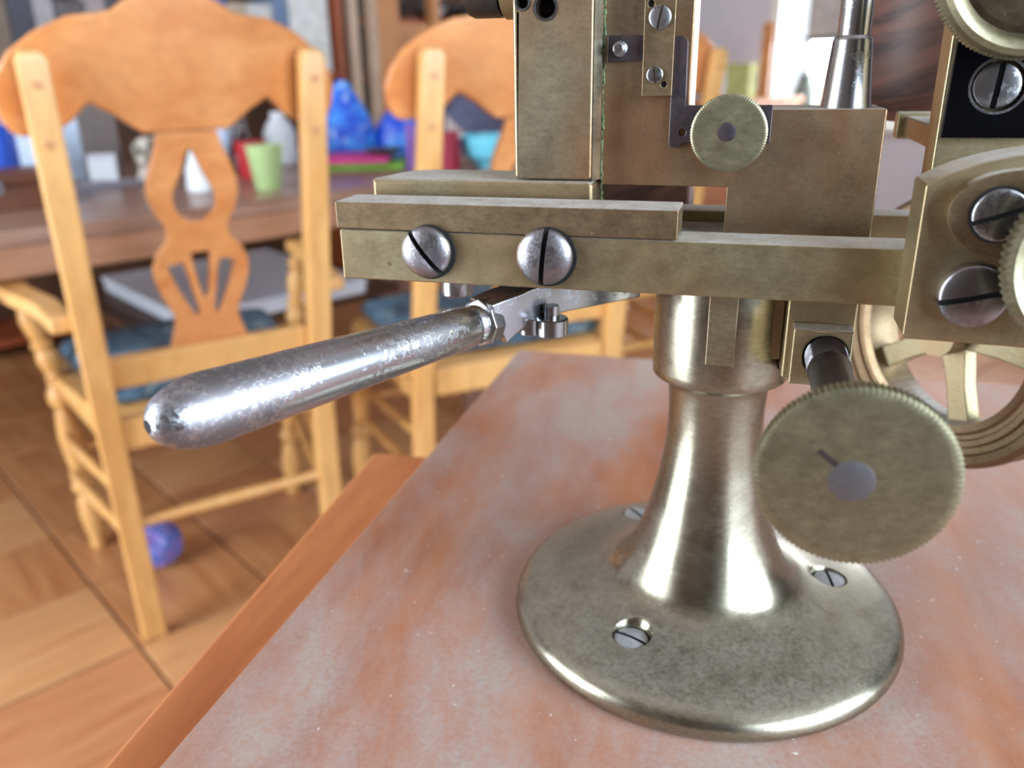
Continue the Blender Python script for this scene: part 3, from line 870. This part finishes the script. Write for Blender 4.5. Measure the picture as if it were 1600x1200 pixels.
def chair(ox, oy, phi, wb, wt, H, rake, ov, arms, label, cushion_label):
    u = Vector((math.cos(phi), math.sin(phi), 0))
    n = Vector((-math.sin(phi), math.cos(phi), 0))
    o = Vector((ox, oy, 0)) + u*(wb/2)
    def yo(h):
        return -rake*max(0, (h-0.42)/(H-0.42))
    def P(x, y, z):
        return o + u*x + n*(y + yo(z)) + Vector((0, 0, z))
    def Q(x, y, z):
        return o + u*x + n*y + Vector((0, 0, z))
    root = empty('dining_chair', o, label, 'chair', 'pine dining chairs at the table')
    def hw(z):
        return (wb + (wt-wb)*z/H)/2
    pw = 0.021
    for sd in (-1, 1):
        path = [P(sd*hw(z), 0, z) for z in (0, 0.2, 0.42, 0.6, 0.8, H-0.012, H)]
        b = sweep(bmesh.new(), path, [pw]*5+[pw*0.95, pw*0.6], [0.015]*5+[0.015, 0.010], side=u)
        post = link('back_post', b, 'chair', root, bevel=0.004)
        for z in (H-0.045, H-0.125):
            link('dowel_plug', lathe(bmesh.new(), P(sd*hw(z), -0.0145, z), -n, [(0, 0.007), (0.0015, 0.0065), (0.002, 0)], 14), 'shelf_pine', post)
    W = wt/2 + ov
    zt = H + 0.078
    half = [(0, 0), (0.17, -0.004), (0.26, -0.013), (0.34, -0.027), (0.41, -0.03), (0.56, -0.034), (0.74, -0.054), (0.88, -0.08), (0.97, -0.112), (1.0, -0.14), (0.985, -0.165), (0.945, -0.185), (0.9, -0.194),
            (0.80, -0.193), (0.70, -0.187), (0.62, -0.175), (0.555, -0.157), (0.52, -0.15), (0.48, -0.157), (0.40, -0.168), (0.33, -0.182), (0.25, -0.196), (0.0, -0.196)]
    rt = [(a*W, zt+z) for a, z in half]
    outl = rt + [(-x, z) for x, z in reversed(rt[1:-1])]
    b = prism(bmesh.new(), outl, [], lambda x, z, w: P(x, 0.0155+w - 0.03*(1-(x/W)**2) + 0.03, z), 0, 0.024)
    link('crest_rail', b, 'chair_orange', root, bevel=0.005)
    zc = zt-0.197
    zl = 0.552
    k = (zc-zl)/0.36
    prof = [(0.046, 0.36), (0.05, 0.34), (0.062, 0.31), (0.070, 0.285), (0.071, 0.262), (0.063, 0.235), (0.05, 0.213), (0.047, 0.20), (0.052, 0.186), (0.068, 0.168), (0.078, 0.142), (0.077, 0.122), (0.07, 0.096), (0.058, 0.068), (0.052, 0.05), (0.056, 0.03), (0.066, 0.0)]
    rt = [(x, zl+z*k) for x, z in prof]
    outl = rt + [(-x, z) for x, z in reversed(rt)]
    Zk = lambda z: zl + z*k
    tear = spline([(0, Zk(0.335)), (0.018, Zk(0.295)), (0.033, Zk(0.262)), (0.028, Zk(0.232)), (0, Zk(0.217)), (-0.028, Zk(0.232)), (-0.033, Zk(0.262)), (-0.018, Zk(0.295))], 4, True)
    s1 = [(-0.056, Zk(0.145)), (-0.030, Zk(0.150)), (-0.024, Zk(0.125)), (-0.012, Zk(0.055)), (-0.019, Zk(0.052)), (-0.043, Zk(0.105))]
    s2 = [(-0.016, Zk(0.165)), (0.016, Zk(0.165)), (0.012, Zk(0.13)), (0.004, Zk(0.085)), (-0.004, Zk(0.085)), (-0.012, Zk(0.13))]
    s3 = [(-x, z) for x, z in reversed(s1)]
    b = prism(bmesh.new(), outl, [tear, s1, s2, s3], lambda x, z, w: P(x, 0.020+w, z), 0, 0.018)
    link('splat', b, 'chair_orange', root, bevel=0.002)
    e = hw(0.53)-pw
    link('lower_rail', box(bmesh.new(), -e, e, 0.006, 0.034, 0.497, 0.553, lambda v: P(v.x, v.y, v.z)), 'chair', root, bevel=0.004)
    SD, ZS = 0.43, 0.445
    fw = wb/2 + (0.064 if arms else 0.025)
    link('rear_seat_rail', box(bmesh.new(), -e, e, -0.010, 0.016, 0.385, ZS-0.001, lambda v: Q(v.x, v.y, v.z)), 'chair', root, bevel=0.004)
    # seat board with rounded front
    sp = [(-hw(.43)+pw+0.001, 0.02), (hw(.43)-pw-0.001, 0.02), (wb/2+0.018, 0.055), (fw+0.01, SD-0.06), (fw-0.02, SD), (0, SD+0.02), (-fw+0.02, SD), (-fw-0.01, SD-0.06), (-wb/2-0.018, 0.055)]
    link('seat', prism(bmesh.new(), sp, [], lambda x, y, w: Q(x, y, w), ZS-0.03, ZS), 'chair', root, bevel=0.006)
    for sd in (-1, 1):
        r0, r1 = wb/2-0.006, fw-0.016
        link('side_seat_rail', box(bmesh.new(), -0.011, 0.011, 0.035, SD-0.06, 0.375, ZS-0.0305, lambda v: Q(v.x + sd*(r0+(r1-r0)*v.y/SD), v.y, v.z)), 'chair', root, bevel=0.003)
        leg = turned(Q(sd*(fw-0.022 if arms else fw+0.012), SD-0.02, 0), Q(sd*(fw-0.008), SD-0.05, ZS-0.0305), 0.024)
        link('front_leg', leg, 'chair', root)
        for (h, r) in ((0.20, 0.013), (0.29, 0.012)):
            link('side_stretcher', turned(Q(sd*(hw(h)-0.002), 0.014, h), Q(sd*fw, SD-0.05, h), r, SPINDLE), 'chair', root)
    link('front_stretcher', turned(Q(-fw, SD-0.035, 0.25), Q(fw, SD-0.035, 0.25), 0.014, SPINDLE), 'chair', root)
    link('rear_stretcher', turned(Q(-hw(.24)+pw*0.8, 0.0, 0.24), Q(hw(.24)-pw*0.8, 0.0, 0.24), 0.012, [(0, 0.8), (0.5, 1.0), (1, 0.8)]), 'chair', root)
    if arms:
        for sd in (-1, 1):
            pth = spline([P(sd*(hw(.63)+pw+0.013), 0.0, 0.628), P(sd*(hw(.63)+0.047), 0.12, 0.632), P(sd*(fw+0.028), 0.26, 0.632), P(sd*(fw+0.034), 0.37, 0.636)], 4)
            pth = [(p[0], p[1], p[2]) for p in pth]
            m = len(pth)
            arm = link('arm', sweep(bmesh.new(), pth, [0.018+0.01*i/m for i in range(m)], 0.013), 'chair', root, bevel=0.005)
            link('arm_post', turned(Q(sd*(fw-0.006), 0.30, ZS+0.001), Q(sd*(fw+0.022), 0.30, 0.6185), 0.021), 'chair', root)
    # cushion lies loose on the seat
    cu = empty('seat_cushion', Q(0, SD/2, ZS), cushion_label, 'cushion', 'blue seat cushions')
    cp = [(x*(0.83 if arms else 0.85), 0.05+(y-0.02)*0.92) for x, y in sp]
    cp = spline(cp, 4, True)
    b = bmesh.new()
    cyy = 0.235
    rings = []
    for (z, q) in ((0.0012, 0.93), (0.008, 0.985), (0.02, 1.0), (0.032, 0.985), (0.042, 0.92), (0.047, 0.75), (0.049, 0.4)):
        rings.append([b.verts.new(Q(x*q, cyy+(y-cyy)*q, ZS+z)) for x, y in cp])
    m = len(cp)
    for p, q in zip(rings, rings[1:]):
        for i in range(m):
            b.faces.new((p[i], p[(i+1) % m], q[(i+1) % m], q[i]))
    b.faces.new(rings[0]); b.faces.new(rings[-1])
    link('cushion_pad', b, 'cushion', cu, angle=70)
    pip = [Q(x*1.004, cyy+(y-cyy)*1.004, ZS+0.02) for x, y in cp]
    link('piping', sweep(bmesh.new(), pip+[pip[0], pip[1]], 0.004, 0.004, seg=6), 'cushion', cu)
    return root
chair(-1.011, 1.078, 0.831, 0.365, 0.395, 1.03, 0.101, 0.055, True, 'pine armchair with a pierced splat, seen whole from behind', 'blue patterned cushion on the seat of the armchair')
chair(-0.592, 1.425, 0.683, 0.455, 0.39, 1.03, 0.10, 0.067, False, 'armless pine dining chair half hidden behind the brass machine', 'blue patterned cushion on the chair behind the brass machine')
chair(-0.43, 2.12, 0.75, 0.365, 0.395, 1.03, 0.10, 0.055, False, 'farthest pine dining chair, only its crest end showing past the slide plate', 'blue patterned cushion on the farthest pine chair')

# ------------------------------------------------------------------ small table and dusty board
st = empty('side_table', (0.2, 0.15, 0), 'orange varnished small table below the dusty board', 'table')
ZT = 0.81
ca, sa = math.cos(R(2.5)), math.sin(R(2.5))
def stx(v):
    x, y = v.x+0.173, v.y-0.365
    return Vector((-0.178 + x*ca - y*sa, 0.365 + x*sa + y*ca, v.z))
for k in range(4):
    x0 = -0.173 + k*0.2
    link('table_plank', box(bmesh.new(), x0+0.0004, x0+0.1996, -0.075, 0.365, ZT-0.025, ZT, stx), 'table_orange', st, bevel=0.0025)
for (x0, x1, y0, y1) in ((-0.14, -0.12, -0.04, 0.33), (0.57, 0.59, -0.04, 0.33), (-0.119, 0.569, 0.31, 0.33), (-0.119, 0.569, -0.04, -0.02)):
    link('apron', box(bmesh.new(), x0, x1, y0, y1, ZT-0.11, ZT-0.0255, stx), 'table_orange', st, bevel=0.003)
for x in (-0.115, 0.545):
    for y in (-0.015, 0.285):
        b = bmesh.new()
        sweep(b, [stx(Vector((x+0.02, y+0.02, z))) for z in (0, 0.3, ZT-0.0256)], [0.016, 0.02, 0.022], [0.016, 0.02, 0.022], side=(1, 0, 0))
        link('leg', b, 'table_orange', st, bevel=0.003)
b = bmesh.new()
prism(b, [(-0.1385, -0.03), (0.5, -0.03), (0.5, 0.487), (-0.1302, 0.487)], [], lambda u, v2, w: Vector((u, v2, w)), 0.8105, 0.83)
tag(link('base_board', b, 'board', bevel=0.0012), 'dusty reddish wooden board under the brass machine', 'board')

# ------------------------------------------------------------------ the brass machine (millimetres; z from the board)
AX, AY = -2.6, 240.5
MC = empty('brass_lathe', mm(AX, AY, 0), 'old brass bench lathe on a round pedestal foot with a steel hand lever', 'machine')
def part(name, b, mat, parent=MC, bevel=0.0, **kw):
    return link(name, b, mat, parent, bevel=bevel/1000, **kw)
def mbox(x0, x1, y0, y1, z0, z1, bm=None):
    return box(bm or bmesh.new(), x0, x1, y0, y1, z0, z1, lambda v: mm(v.x, v.y, v.z))
X, Y, Z = Vector((1, 0, 0)), Vector((0, 1, 0)), Vector((0, 0, 1))
def mlathe(c, axis, prof, seg=40, rmod=None, bm=None):
    return lathe(bm or bmesh.new(), mm(*c), axis, [(h/1000, r/1000) for h, r in prof], seg, rmod)

# pedestal: turned foot, flared column, collar; three counterbores with screws
cp = [(0.4, 60.3), (2.2, 61.6), (4.0, 61.6), (6.2, 60.6), (8.2, 58.0), (9.4, 54.5), (10.4, 50.0), (11.0, 46.0), (11.5, 42.0), (12.2, 38.0), (13.4, 34.0), (15.6, 30.0), (19.0, 26.6), (24.0, 23.6), (30.0, 21.2),
      (37.0, 19.0), (45.0, 17.1), (53.0, 15.6), (61.0, 14.6), (68.0, 14.2), (75.0, 14.3), (80.5, 14.8), (82.6, 15.6), (83.8, 17.2), (84.8, 19.0), (86.4, 19.6), (114.8, 19.6), (115.3, 19.2)]
b = bmesh.new()
SCREWS = [(-21.6, 205.0, -123), (37.5, 250.6, -3), (-28.9, 278.3, 117)]
prof = [(0.0, 59.0)] + spline(cp, 4)
mlathe((AX, AY, 0), Z, prof, 96, bm=b)
ped = part('pedestal', b, 'brass_pale', angle=50)
cut = bmesh.new()
for (x, y, a) in SCREWS:
    lathe(cut, mm(x, y, 9.2), Z, [(0, 0.0053), (0.0018, 0.0055), (0.012, 0.0115)], 28)
cutter_me = bpy.data.meshes.new('bore')
cut.to_mesh(cutter_me)
cut.free()
# cut the screw bores into the pedestal mesh, then drop the cutter
co = bpy.data.objects.new('bore', cutter_me)
COL.objects.link(co)
tmp = bpy.data.objects.new('tmp', ped.data.copy())
COL.objects.link(tmp)
tmp.location = ped.parent.location
bo = tmp.modifiers.new('bore', 'BOOLEAN')
bo.object, bo.operation, bo.solver = co, 'DIFFERENCE', 'EXACT'
bpy.context.view_layer.update()
dg = bpy.context.evaluated_depsgraph_get()
nm = bpy.data.meshes.new_from_object(tmp.evaluated_get(dg))
nm.name = 'pedestal'
nm.set_sharp_from_angle(angle=R(50))
ped.data = nm
bpy.data.objects.remove(tmp)
bpy.data.objects.remove(co)
for i, (x, y, a) in enumerate(SCREWS):
    s = part('pedestal_screw', screw_bm(mm(x, y, 10.3), Z, 0.0051, 0.0007, 0.0012, 0.0010, R([68, 10, 40][i]), 0.0011), 'screw_window_sheen', ped, mats=['screw_window_sheen', 'slot'])

# bed: two rails joined by a saddle on the column
rail = part('bed_rail', mbox(-104.6, 62, 205, 218.6, 115.6, 129.2), 'brass', bevel=0.5)
rail2 = part('bed_rail', mbox(-30, 78, 251.5, 263, 115.6, 129.2), 'brass', bevel=0.5)
part('bed_saddle', mbox(-24, 20, 218.8, 251.3, 115.4, 126), 'brass', bevel=0.5)
part('clamp_strip', mbox(-105.0, -14.4, 204.4, 218.2, 129.5, 136.7), 'bronze', bevel=0.4)
for (x, z, r, a) in ((-79.2, 124.3, 6.9, R(38)), (-47.3, 124.3, 7.3, R(-6))):
    lathe_b = screw_bm(mm(x, 203.4, z), -Y, r/1000, 0.0026, 0.0016, 0.0013, a, 0.0022)
    s = part('clamp_screw', lathe_b, 'screw', rail, mats=['screw', 'slot'])
    part('screw_recess', mlathe((x+0.5, 205.02, z-0.2), -Y, [(0, r+0.35), (0.9, r+0.35)], 40), 'slot', s)
# small round marks on the rail
part('pin_mark', mlathe((-90.6, 205.1, 120.3), -Y, [(0, 0.75), (0.15, 0.6), (0.15, 0)], 16), 'bronze', rail)

# slide foot and vertical post
b = bmesh.new()
prism(b, [(-101.5, 221), (-38.2, 221), (-38.2, 246), (-90, 246), (-95, 243.5), (-98, 238)], [], mxy, 126.3, 140.6)
part('slide_foot', b, 'brass', bevel=1.3)
b = bmesh.new()
holes = [circle(-51.3, 183.2, 2.5, 24), circle(-57.3, 184.6, 1.5, 20)]
prism(b, [(-60.0, 141.0), (-38.9, 141.0), (-38.9, 216), (-60.0, 216)], holes, mxz, 222.6, 228.5)
mbox(-60.0, -37.4, 228.5, 237, 141, 216, b)
post = part('slide_post', b, 'copper', bevel=0.9, angle=30)
b = bmesh.new()
prism(b, [(-38.85, 222.7), (-37.2, 225.2), (-37.2, 228.4), (-38.85, 228.4)], [], mxy, 141, 216)
part('chamfered_edge', b, 'brass_pale', post)
for x, z, r in ((-51.3, 183.2, 2.5), (-57.3, 184.6, 1.5)):
    ring = bmesh.new()
    lathe(ring, mm(x, 222.4, z), Y, [(0.0, (r+0.55)/1000), (0, r/1000), (0.004, r/1000), (0.004, (r+0.3)/1000), (0.0003, (r+0.6)/1000)], 24, loop=True)
    part('hole_rim', ring, 'steel_dark', post)
    part('hole_bottom', mlathe((x, 228.3, z), -Y, [(0, r), (0.6, r), (0.6, 0)], 20), 'slot', post)
random.seed(4)
b = bmesh.new()
for k in range(90):
    z = 129.5 + k*0.95 + random.uniform(-0.4, 0.4)
    r = random.uniform(0.12, 0.36)
    lathe(b, mm(-37.2+random.uniform(-0.1, 0.3), 228.1, z), Z, [(0, 0), (0.0003, r/1000), (0.0011, r*0.9/1000), (0.0016, 0)], 7)
tag(part('verdigris_crust', b, 'verdigris', post), kind='stuff')

# dark knob on a collar at the post's left flank
kn = part('side_knob', mlathe((-64.6, 233, 190.2), -X, [(0, 7.6), (0.5, 8.6), (8.2, 8.6), (9.6, 8.0), (10.3, 6.5), (10.3, 0)], 40), 'knob_dark')
part('knob_collar', mlathe((-60.05, 233, 190.2), -X, [(0, 8.9), (4.0, 9.1), (4.5, 8.4)], 40), 'brass', kn)

# slide plate, one casting with the block on its right
b = bmesh.new()
prism(b, [(-37.2, 139.2), (-4.2, 139.2), (-4.2, 119.5), (32.4, 119.5), (32.4, 158.5), (-14.9, 158.5), (-14.9, 216), (-37.2, 216)], [], mxz, 228.2, 250.6)
plate = part('slide_plate', b, 'copper', bevel=0.4)
# spring steel bracket, strap, clip plate
b = bmesh.new()
lp = [(-19.6, 150.2), (-18.6, 149.2), (-16.8, 149.2), (-15.9, 150.4), (5.6, 150.4), (5.6, 159.6), (-15.7, 159.6), (-15.9, 174.6), (-17.0, 176.0), (-19.6, 176.0)]
prism(b, lp, [circle(-16.2, 153.0, 0.9, 14)], mxz, 226.4, 228.0)
part('steel_bracket', b, 'steel_blue', plate, bevel=0.2)
b = bmesh.new()
prism(b, [(-36.2, 170.1), (-24.0, 170.6), (-22.6, 173.4), (-24.0, 176.2), (-36.2, 176.5)], [], mxz, 227.0, 228.1)
strap = part('steel_strap', b, 'steel_blue', plate, bevel=0.2)
b = bmesh.new()
prism(b, [(-26.9, 161.9), (-19.3, 161.9), (-19.1, 215), (-26.9, 215)], [circle(-21.4, 164.7, 0.75, 14), circle(-25.3, 183.4, 0.85, 14)], mxz, 225.2, 226.9)
part('clip_plate', b, 'bronze', plate, bevel=0.2)
part('clip_hole', mlathe((-21.4, 226.85, 164.7), -Y, [(0, 0.8), (0.9, 0.8), (0.9, 0)], 14), 'slot', plate)
part('clip_hole', mlathe((-25.3, 226.85, 183.4), -Y, [(0, 0.9), (0.9, 0.9), (0.9, 0)], 14), 'slot', plate)
part('clip_screw', screw_bm(mm(-23.0, 224.9, 180.3), -Y, 0.0028, 0.0005, 0.0010, 0.0005, R(-12), 0.0008), 'steel', plate, mats=['steel', 'slot'])
part('clip_screw', screw_bm(mm(-23.7, 224.9, 167.0), -Y, 0.0021, 0.0004, 0.0010, 0.0004, R(8), 0.0007), 'steel', plate, mats=['steel', 'slot'])
part('stop_pin', mlathe((-32.9, 227.2, 173.3), -Y, [(0, 1.9), (0.8, 1.9), (1.0, 1.45), (3.3, 1.45), (3.6, 1.1), (3.6, 0)], 24), 'steel', strap)

def knurl(n, depth):
    return lambda a, h, r: 1 + depth*abs(math.sin(a*n/2))
def knurled_disc(c, axis, R0, w, teeth, mat, name, parent=MC, dish=0.0, depth=0.022):
    """Disc with a toothed edge between two plain faces."""
    seg = teeth*4
    kn_ = knurl(teeth, depth)
    f_ = lambda a, h, r: kn_(a, h, r) if r > (R0*0.985)/1000 else 1
    prof = [(0, R0*0.96), (0.3, R0), (w-0.3, R0), (w, R0*0.968)]
    if dish:
        prof += [(w+0.1, R0*0.955), (w+0.05, R0*0.93), (w-dish*0.5, R0*0.9), (w-dish, R0*0.84), (w-dish, 0)]
    else:
        prof += [(w+0.02, R0*0.9), (w+0.03, 0)]
    b = mlathe(c, axis, prof, seg, f_)
    return part(name, b, mat, parent, angle=40)

d = knurled_disc((-4.5, 224.4, 153.2), -Y, 9.15, 4.2, 84, 'brass_knob', 'thumb_screw')
part('thumb_screw_pin', mlathe((-5.0, 220.17, 153.6), -Y, [(0, 2.3), (0.05, 2.3), (0.1, 2.1), (0.1, 0)], 20), 'steel_blue', d)
part('thumb_screw_shank', mlathe((-4.5, 224.4, 153.2), Y, [(0, 3.4), (2.0, 3.4)], 20), 'steel_dark', d)

# steel spindle rod standing on the block
part('steel_rod', mlathe((23.4, 237, 158.4), Z, [(0, 6.3), (0.6, 6.2), (2.5, 5.9), (15.8, 4.75), (16.6, 4.4), (17.0, 3.95), (58, 3.7)], 40), 'steel')

# rear turned wooden parts
part('wooden_drum', mlathe((63, 318, 150.5), Z, [(0, 20), (1.2, 24), (4, 27.2), (9, 29), (20, 29.6), (60, 29.6), (64, 27), (65, 0)], 56), 'rosewood')
part('wooden_block', mbox(-46, -15.8, 264, 292, 118, 152), 'rosewood', bevel=1.2)
part('rear_bracket', mbox(42.5, 53, 278, 284, 147.5, 155), 'brass', bevel=0.6)
part('rear_bracket_arm', mbox(44.5, 52, 237.6, 277.9, 148.3, 154), 'brass', bevel=0.5)

# headstock at the right: brass cheek, black plate with screw
ck = part('headstock_cheek', mbox(43.6, 84, 226.2, 237.5, 129.4, 186), 'brass', bevel=0.5)
part('headstock_foot', mbox(43.8, 84, 218.8, 226.1, 129.3, 138), 'brass', bevel=0.5)
b = bmesh.new()
prism(b, [(44.0, 152.2), (84, 152.2), (84, 186), (44.4, 186)], [circle(54.4, 163.7, 5.7, 32)], mxz, 223.4, 226.1)
part('black_plate', b, 'black', ck, bevel=0.4)
s = part('cheek_screw', screw_bm(mm(54.4, 224.2, 163.7), -Y, 0.0051, 0.0005, 0.0012, 0.0013, R(-4), 0.0013), 'steel', ck, mats=['steel', 'slot'])
b = bmesh.new()
lathe(b, mm(54.4, 223.3, 163.7), Y, [(0, 0.0063), (0, 0.0057), (0.0022, 0.0057), (0.0022, 0.0062)], 36, loop=True)
part('recess_rim', b, 'steel_dark', ck)
kw = knurled_disc((55.2, 217.5, 188.6), -Y, 19.0, 3.2, 120, 'brass_knob', 'upper_knurled_wheel', depth=0.03)
b = mlathe((55.2, 214.2, 188.6), -Y, [(0, 18.6), (1.6, 19.3), (3.2, 19.3), (4.6, 18.6), (5.2, 17.4), (4.8, 16.2), (3.4, 15.0), (1.8, 14.2)], 72)
part('wheel_rim', b, 'brass_knob', kw)
part('wheel_dish', mlathe((55.2, 212.35, 188.6), -Y, [(0, 14.4), (0.1, 14.1), (-0.3, 9), (-0.4, 0)], 60), 'dish_dark_reflection', kw)
part('wheel_arbor', mlathe((55.2, 223.3, 188.6), -Y, [(0, 6), (5.7, 6)], 24), 'steel_dark', kw)

# end plate in front of the rail, with a curved boss, two screws and a beaded wheel
arc = spline([(36.4, 145.3), (39.0, 146.9), (42.3, 148.5), (47.0, 150.2), (54.0, 151.8), (64.0, 153.0), (80.0, 153.4)], 4)
b = bmesh.new()
prism(b, [(80, 111.2), (37.2, 112.1), (36.4, 113.0)] + arc, [], mxz, 191.2, 204.8)
ep = part('end_plate', b, 'brass', bevel=0.6)
lug = spline([(52.0, 129.6), (45.8, 132.8), (42.0, 136.4), (40.6, 140.4), (41.6, 143.8), (44.6, 146.7), (49.0, 148.5), (55.0, 149.4), (64, 150.4), (80, 150.8)], 4)
b = bmesh.new()
prism(b, [(80, 130.0)] + lug, [], mxz, 187.4, 191.1)
part('end_plate_boss', b, 'bronze', ep, bevel=0.8)
part('boss_screw', screw_bm(mm(50.1, 186.6, 140.3), -Y, 0.0052, 0.0006, 0.0008, 0.0010, R(-70), 0.0011), 'steel', ep, mats=['steel', 'slot'])
part('boss_screw_seat', mlathe((50.1, 187.45, 140.3), -Y, [(0, 5.8), (0.12, 5.8), (0.12, 0)], 32), 'slot', ep)
part('end_plate_screw', screw_bm(mm(48.2, 187.6, 123.2), -Y, 0.0067, 0.0012, 0.0036, 0.0012, R(-76), 0.0018), 'screw', ep, mats=['screw', 'slot'])
hw_ = knurled_disc((69.0, 181.5, 133.0), -Y, 18.5, 4.5, 76, 'brass_knob', 'beaded_wheel', dish=1.0, depth=0.04)
part('wheel_hub', mlathe((69.0, 187.3, 133.0), -Y, [(0, 7), (7.2, 7), (8.5, 5.5), (8.5, 0)], 28), 'steel_dark', hw_)

# feed screw block below the rail, threaded rod and the large knurled disc
fb = part('feed_block', mbox(13.6, 30.6, 218.8, 238, 90.8, 119.3), 'brass', bevel=0.7)
part('feed_block_flange', mbox(7.6, 13.5, 226, 240, 93.5, 115.3), 'bronze', fb, bevel=0.6)
b = bmesh.new()
prism(b, [(15.2, 91.6), (29.6, 91.6), (29.6, 106.6), (15.2, 106.6)], [circle(23.5, 99.6, 5.45, 28)], mxz, 212.6, 218.7)
part('feed_nut', b, 'brass', fb, bevel=0.5)
tp = [(0, 4.9), (55, 4.9), (56, 5.25)]
h = 56.5
while h < 74:
    tp += [(h, 5.2), (h+0.35, 4.85), (h+0.7, 5.2)]
    h += 0.7
b = mlathe((23.6, 145.0, 99.7), Y, tp, 32)
rod = part('feed_screw', b, 'steel_dark', angle=60)
dk = knurled_disc((23.6, 147.6, 99.7), -Y, 17.25, 3.6, 104, 'brass_knob', 'feed_dial', parent=MC, depth=0.026)
part('dial_pin', mlathe((22.9, 143.99, 99.3), -Y, [(0, 4.05), (0.06, 4.05), (0.12, 3.8), (0.14, 0)], 36), 'pin_steel', dk)
b = bmesh.new()
box(b, -2.8, 2.8, 0, 0.06, -0.55, 0.55, lambda v: mm(19.0 + v.x*0.80 + v.z*0.6, 143.96 - v.y, 103.0 - v.x*0.62 + v.z*0.78))
part('dial_notch', b, 'steel_dark', dk)

# key set into the collar
b = mbox(-6.2, 1.3, 217.4, 223, 93.4, 115.4)
part('collar_key', b, 'copper', ped, bevel=0.3)
part('collar_set_screw', mlathe((15.3, 231, 92.2), Vector((0.8, -0.6, 0)), [(0, 3.4), (2.8, 3.4), (3.4, 2.8), (3.4, 0)], 20), 'steel', ped)

# hand lever: pitted steel grip, neck flange, curved arm with two nuts
g0, g1 = mm(-66.8, 203.4, 105.0), mm(-105.4, 131.2, 105.0)
gd = (g1-g0).normalized()
lev = (g1-g0).length*1000
hp = [(-1.5, 5.2), (0, 5.3), (0.7, 4.95), (1.2, 4.95), (1.8, 5.4), (2.4, 5.6), (20, 6.15), (40, 6.75), (60, 7.35), (lev-6, 7.75)]
for i in range(1, 9):
    a = i/8*PI/2*0.93
    hp.append((lev-6+13.2*math.sin(a)*1.0, 7.75*math.cos(a)**0.8 if i < 8 else 1.5))
lv = part('hand_lever', lathe(bmesh.new(), g0, gd, [(h_/1000, r_/1000) for h_, r_ in hp], 56), 'handle', angle=40)
tip = g0 + gd*((hp[-1][0])/1000)
part('tip_hole', lathe(bmesh.new(), tip - gd*0.0008, gd, [(0, 0.0014), (0.00095, 0.0014), (0.00095, 0)], 20), 'slot', lv)
part('lever_flange', lathe(bmesh.new(), g0 - gd*0.0062, gd, [(0, 0.0062), (0.0006, 0.0067), (0.0042, 0.0067), (0.0046, 0.0060)], 8), 'steel', lv, bevel=0.3)
ap = spline([tuple(g0 - gd*0.0055), tuple(mm(-61.5, 211.5, 106.6)), tuple(mm(-57.0, 217.5, 108.3)), tuple(mm(-50, 226, 109.2)), tuple(mm(-41, 235, 109.4)), tuple(mm(-31, 246, 109.4))], 5)
ap = [Vector(p) for p in ap]
m = len(ap)
part('lever_arm', sweep(bmesh.new(), ap, [0.0055]*m, [0.0064*(1-0.25*min(1, i/8)) for i in range(m)]), 'steel', lv, bevel=0.9)
for (x, y, z, r, hh) in ((-54.0, 215.2, 99.9, 3.4, 4.9), (-48.0, 215.4, 99.9, 4.5, 5.0)):
    nt = part('lever_nut', mlathe((x, y, z), Z, [(0, r*0.9), (0.4, r), (hh-0.4, r), (hh, r*0.9)], 28), 'steel', lv)
    part('nut_stem', mlathe((x, y, z+hh), Z, [(0, r*0.45), (3.4, r*0.45)], 16), 'steel', nt)
part('lever_pivot', mlathe((-33, 247, 104.8), Z, [(0, 5.4), (0.6, 6), (8.5, 6)], 28), 'steel', lv)
part('pivot_stud', mlathe((-84.8, 243, 102.2), Z, [(0, 4.4), (0.6, 5.0), (10, 5.0), (13.2, 5.0)], 28), 'steel')
part('pivot_bridge', mbox(-92, -26, 236, 254, 115.5, 126), 'steel_dark', bevel=0.5)

# grooved pulley behind, with spokes, on a rear post
PCX, PCY, PCZ = 77.0, 312.0, 80.0
pax = Vector((-math.sin(R(52)), -math.cos(R(52)), 0))
pu, pw_, pn = frame(pax)
b = bmesh.new()
pc_ = mm(PCX, PCY, PCZ)
ringp = [(-7, 33), (-8, 36), (-8, 46), (-6.5, 48.5), (-4, 48.8), (-2.8, 47.5), (-1.6, 45.0), (0, 44.6), (1.6, 45.0), (2.8, 47.5), (4, 48.8), (6.5, 48.5), (8, 46.5), (8.2, 44.0), (7.2, 43.2), (7.2, 41.2), (8.2, 40.4), (8.2, 38.6), (7.2, 38.0), (7.2, 36.6), (8, 35.5), (7, 33), (0, 32)]
rings = []
for (h_, r_) in ringp:
    rings.append([b.verts.new(pc_ + pn*(h_/1000) + (pu*math.cos(2*PI*i/80) + pw_*math.sin(2*PI*i/80))*(r_/1000)) for i in range(80)])
for p, q in zip(rings, rings[1:]+rings[:1]):
    for i in range(80):
        b.faces.new((p[i], p[(i+1) % 80], q[(i+1) % 80], q[i]))
pul = part('pulley_rim', b, 'bronze')
for k in range(5):
    a = 2*PI*k/5 + R(70)
    d_ = pu*math.cos(a) + pw_*math.sin(a)
    part('pulley_spoke', sweep(bmesh.new(), [pc_ + d_*0.006, pc_ + d_*0.02, pc_ + d_*0.0325], [0.005, 0.0038, 0.0042], 0.003, side=pn.cross(d_)), 'brass', pul, bevel=0.6)
part('pulley_hub', lathe(bmesh.new(), pc_ - pn*0.011, pn, [(0, 0.008), (0.022, 0.008)], 28), 'brass', pul)
part('pulley_bearing', mbox(60, 92, 306, 318, 110, 129), 'brass', bevel=0.6)
part('pulley_support', mbox(62, 76, 263.2, 306, 116, 128), 'brass', bevel=0.6)
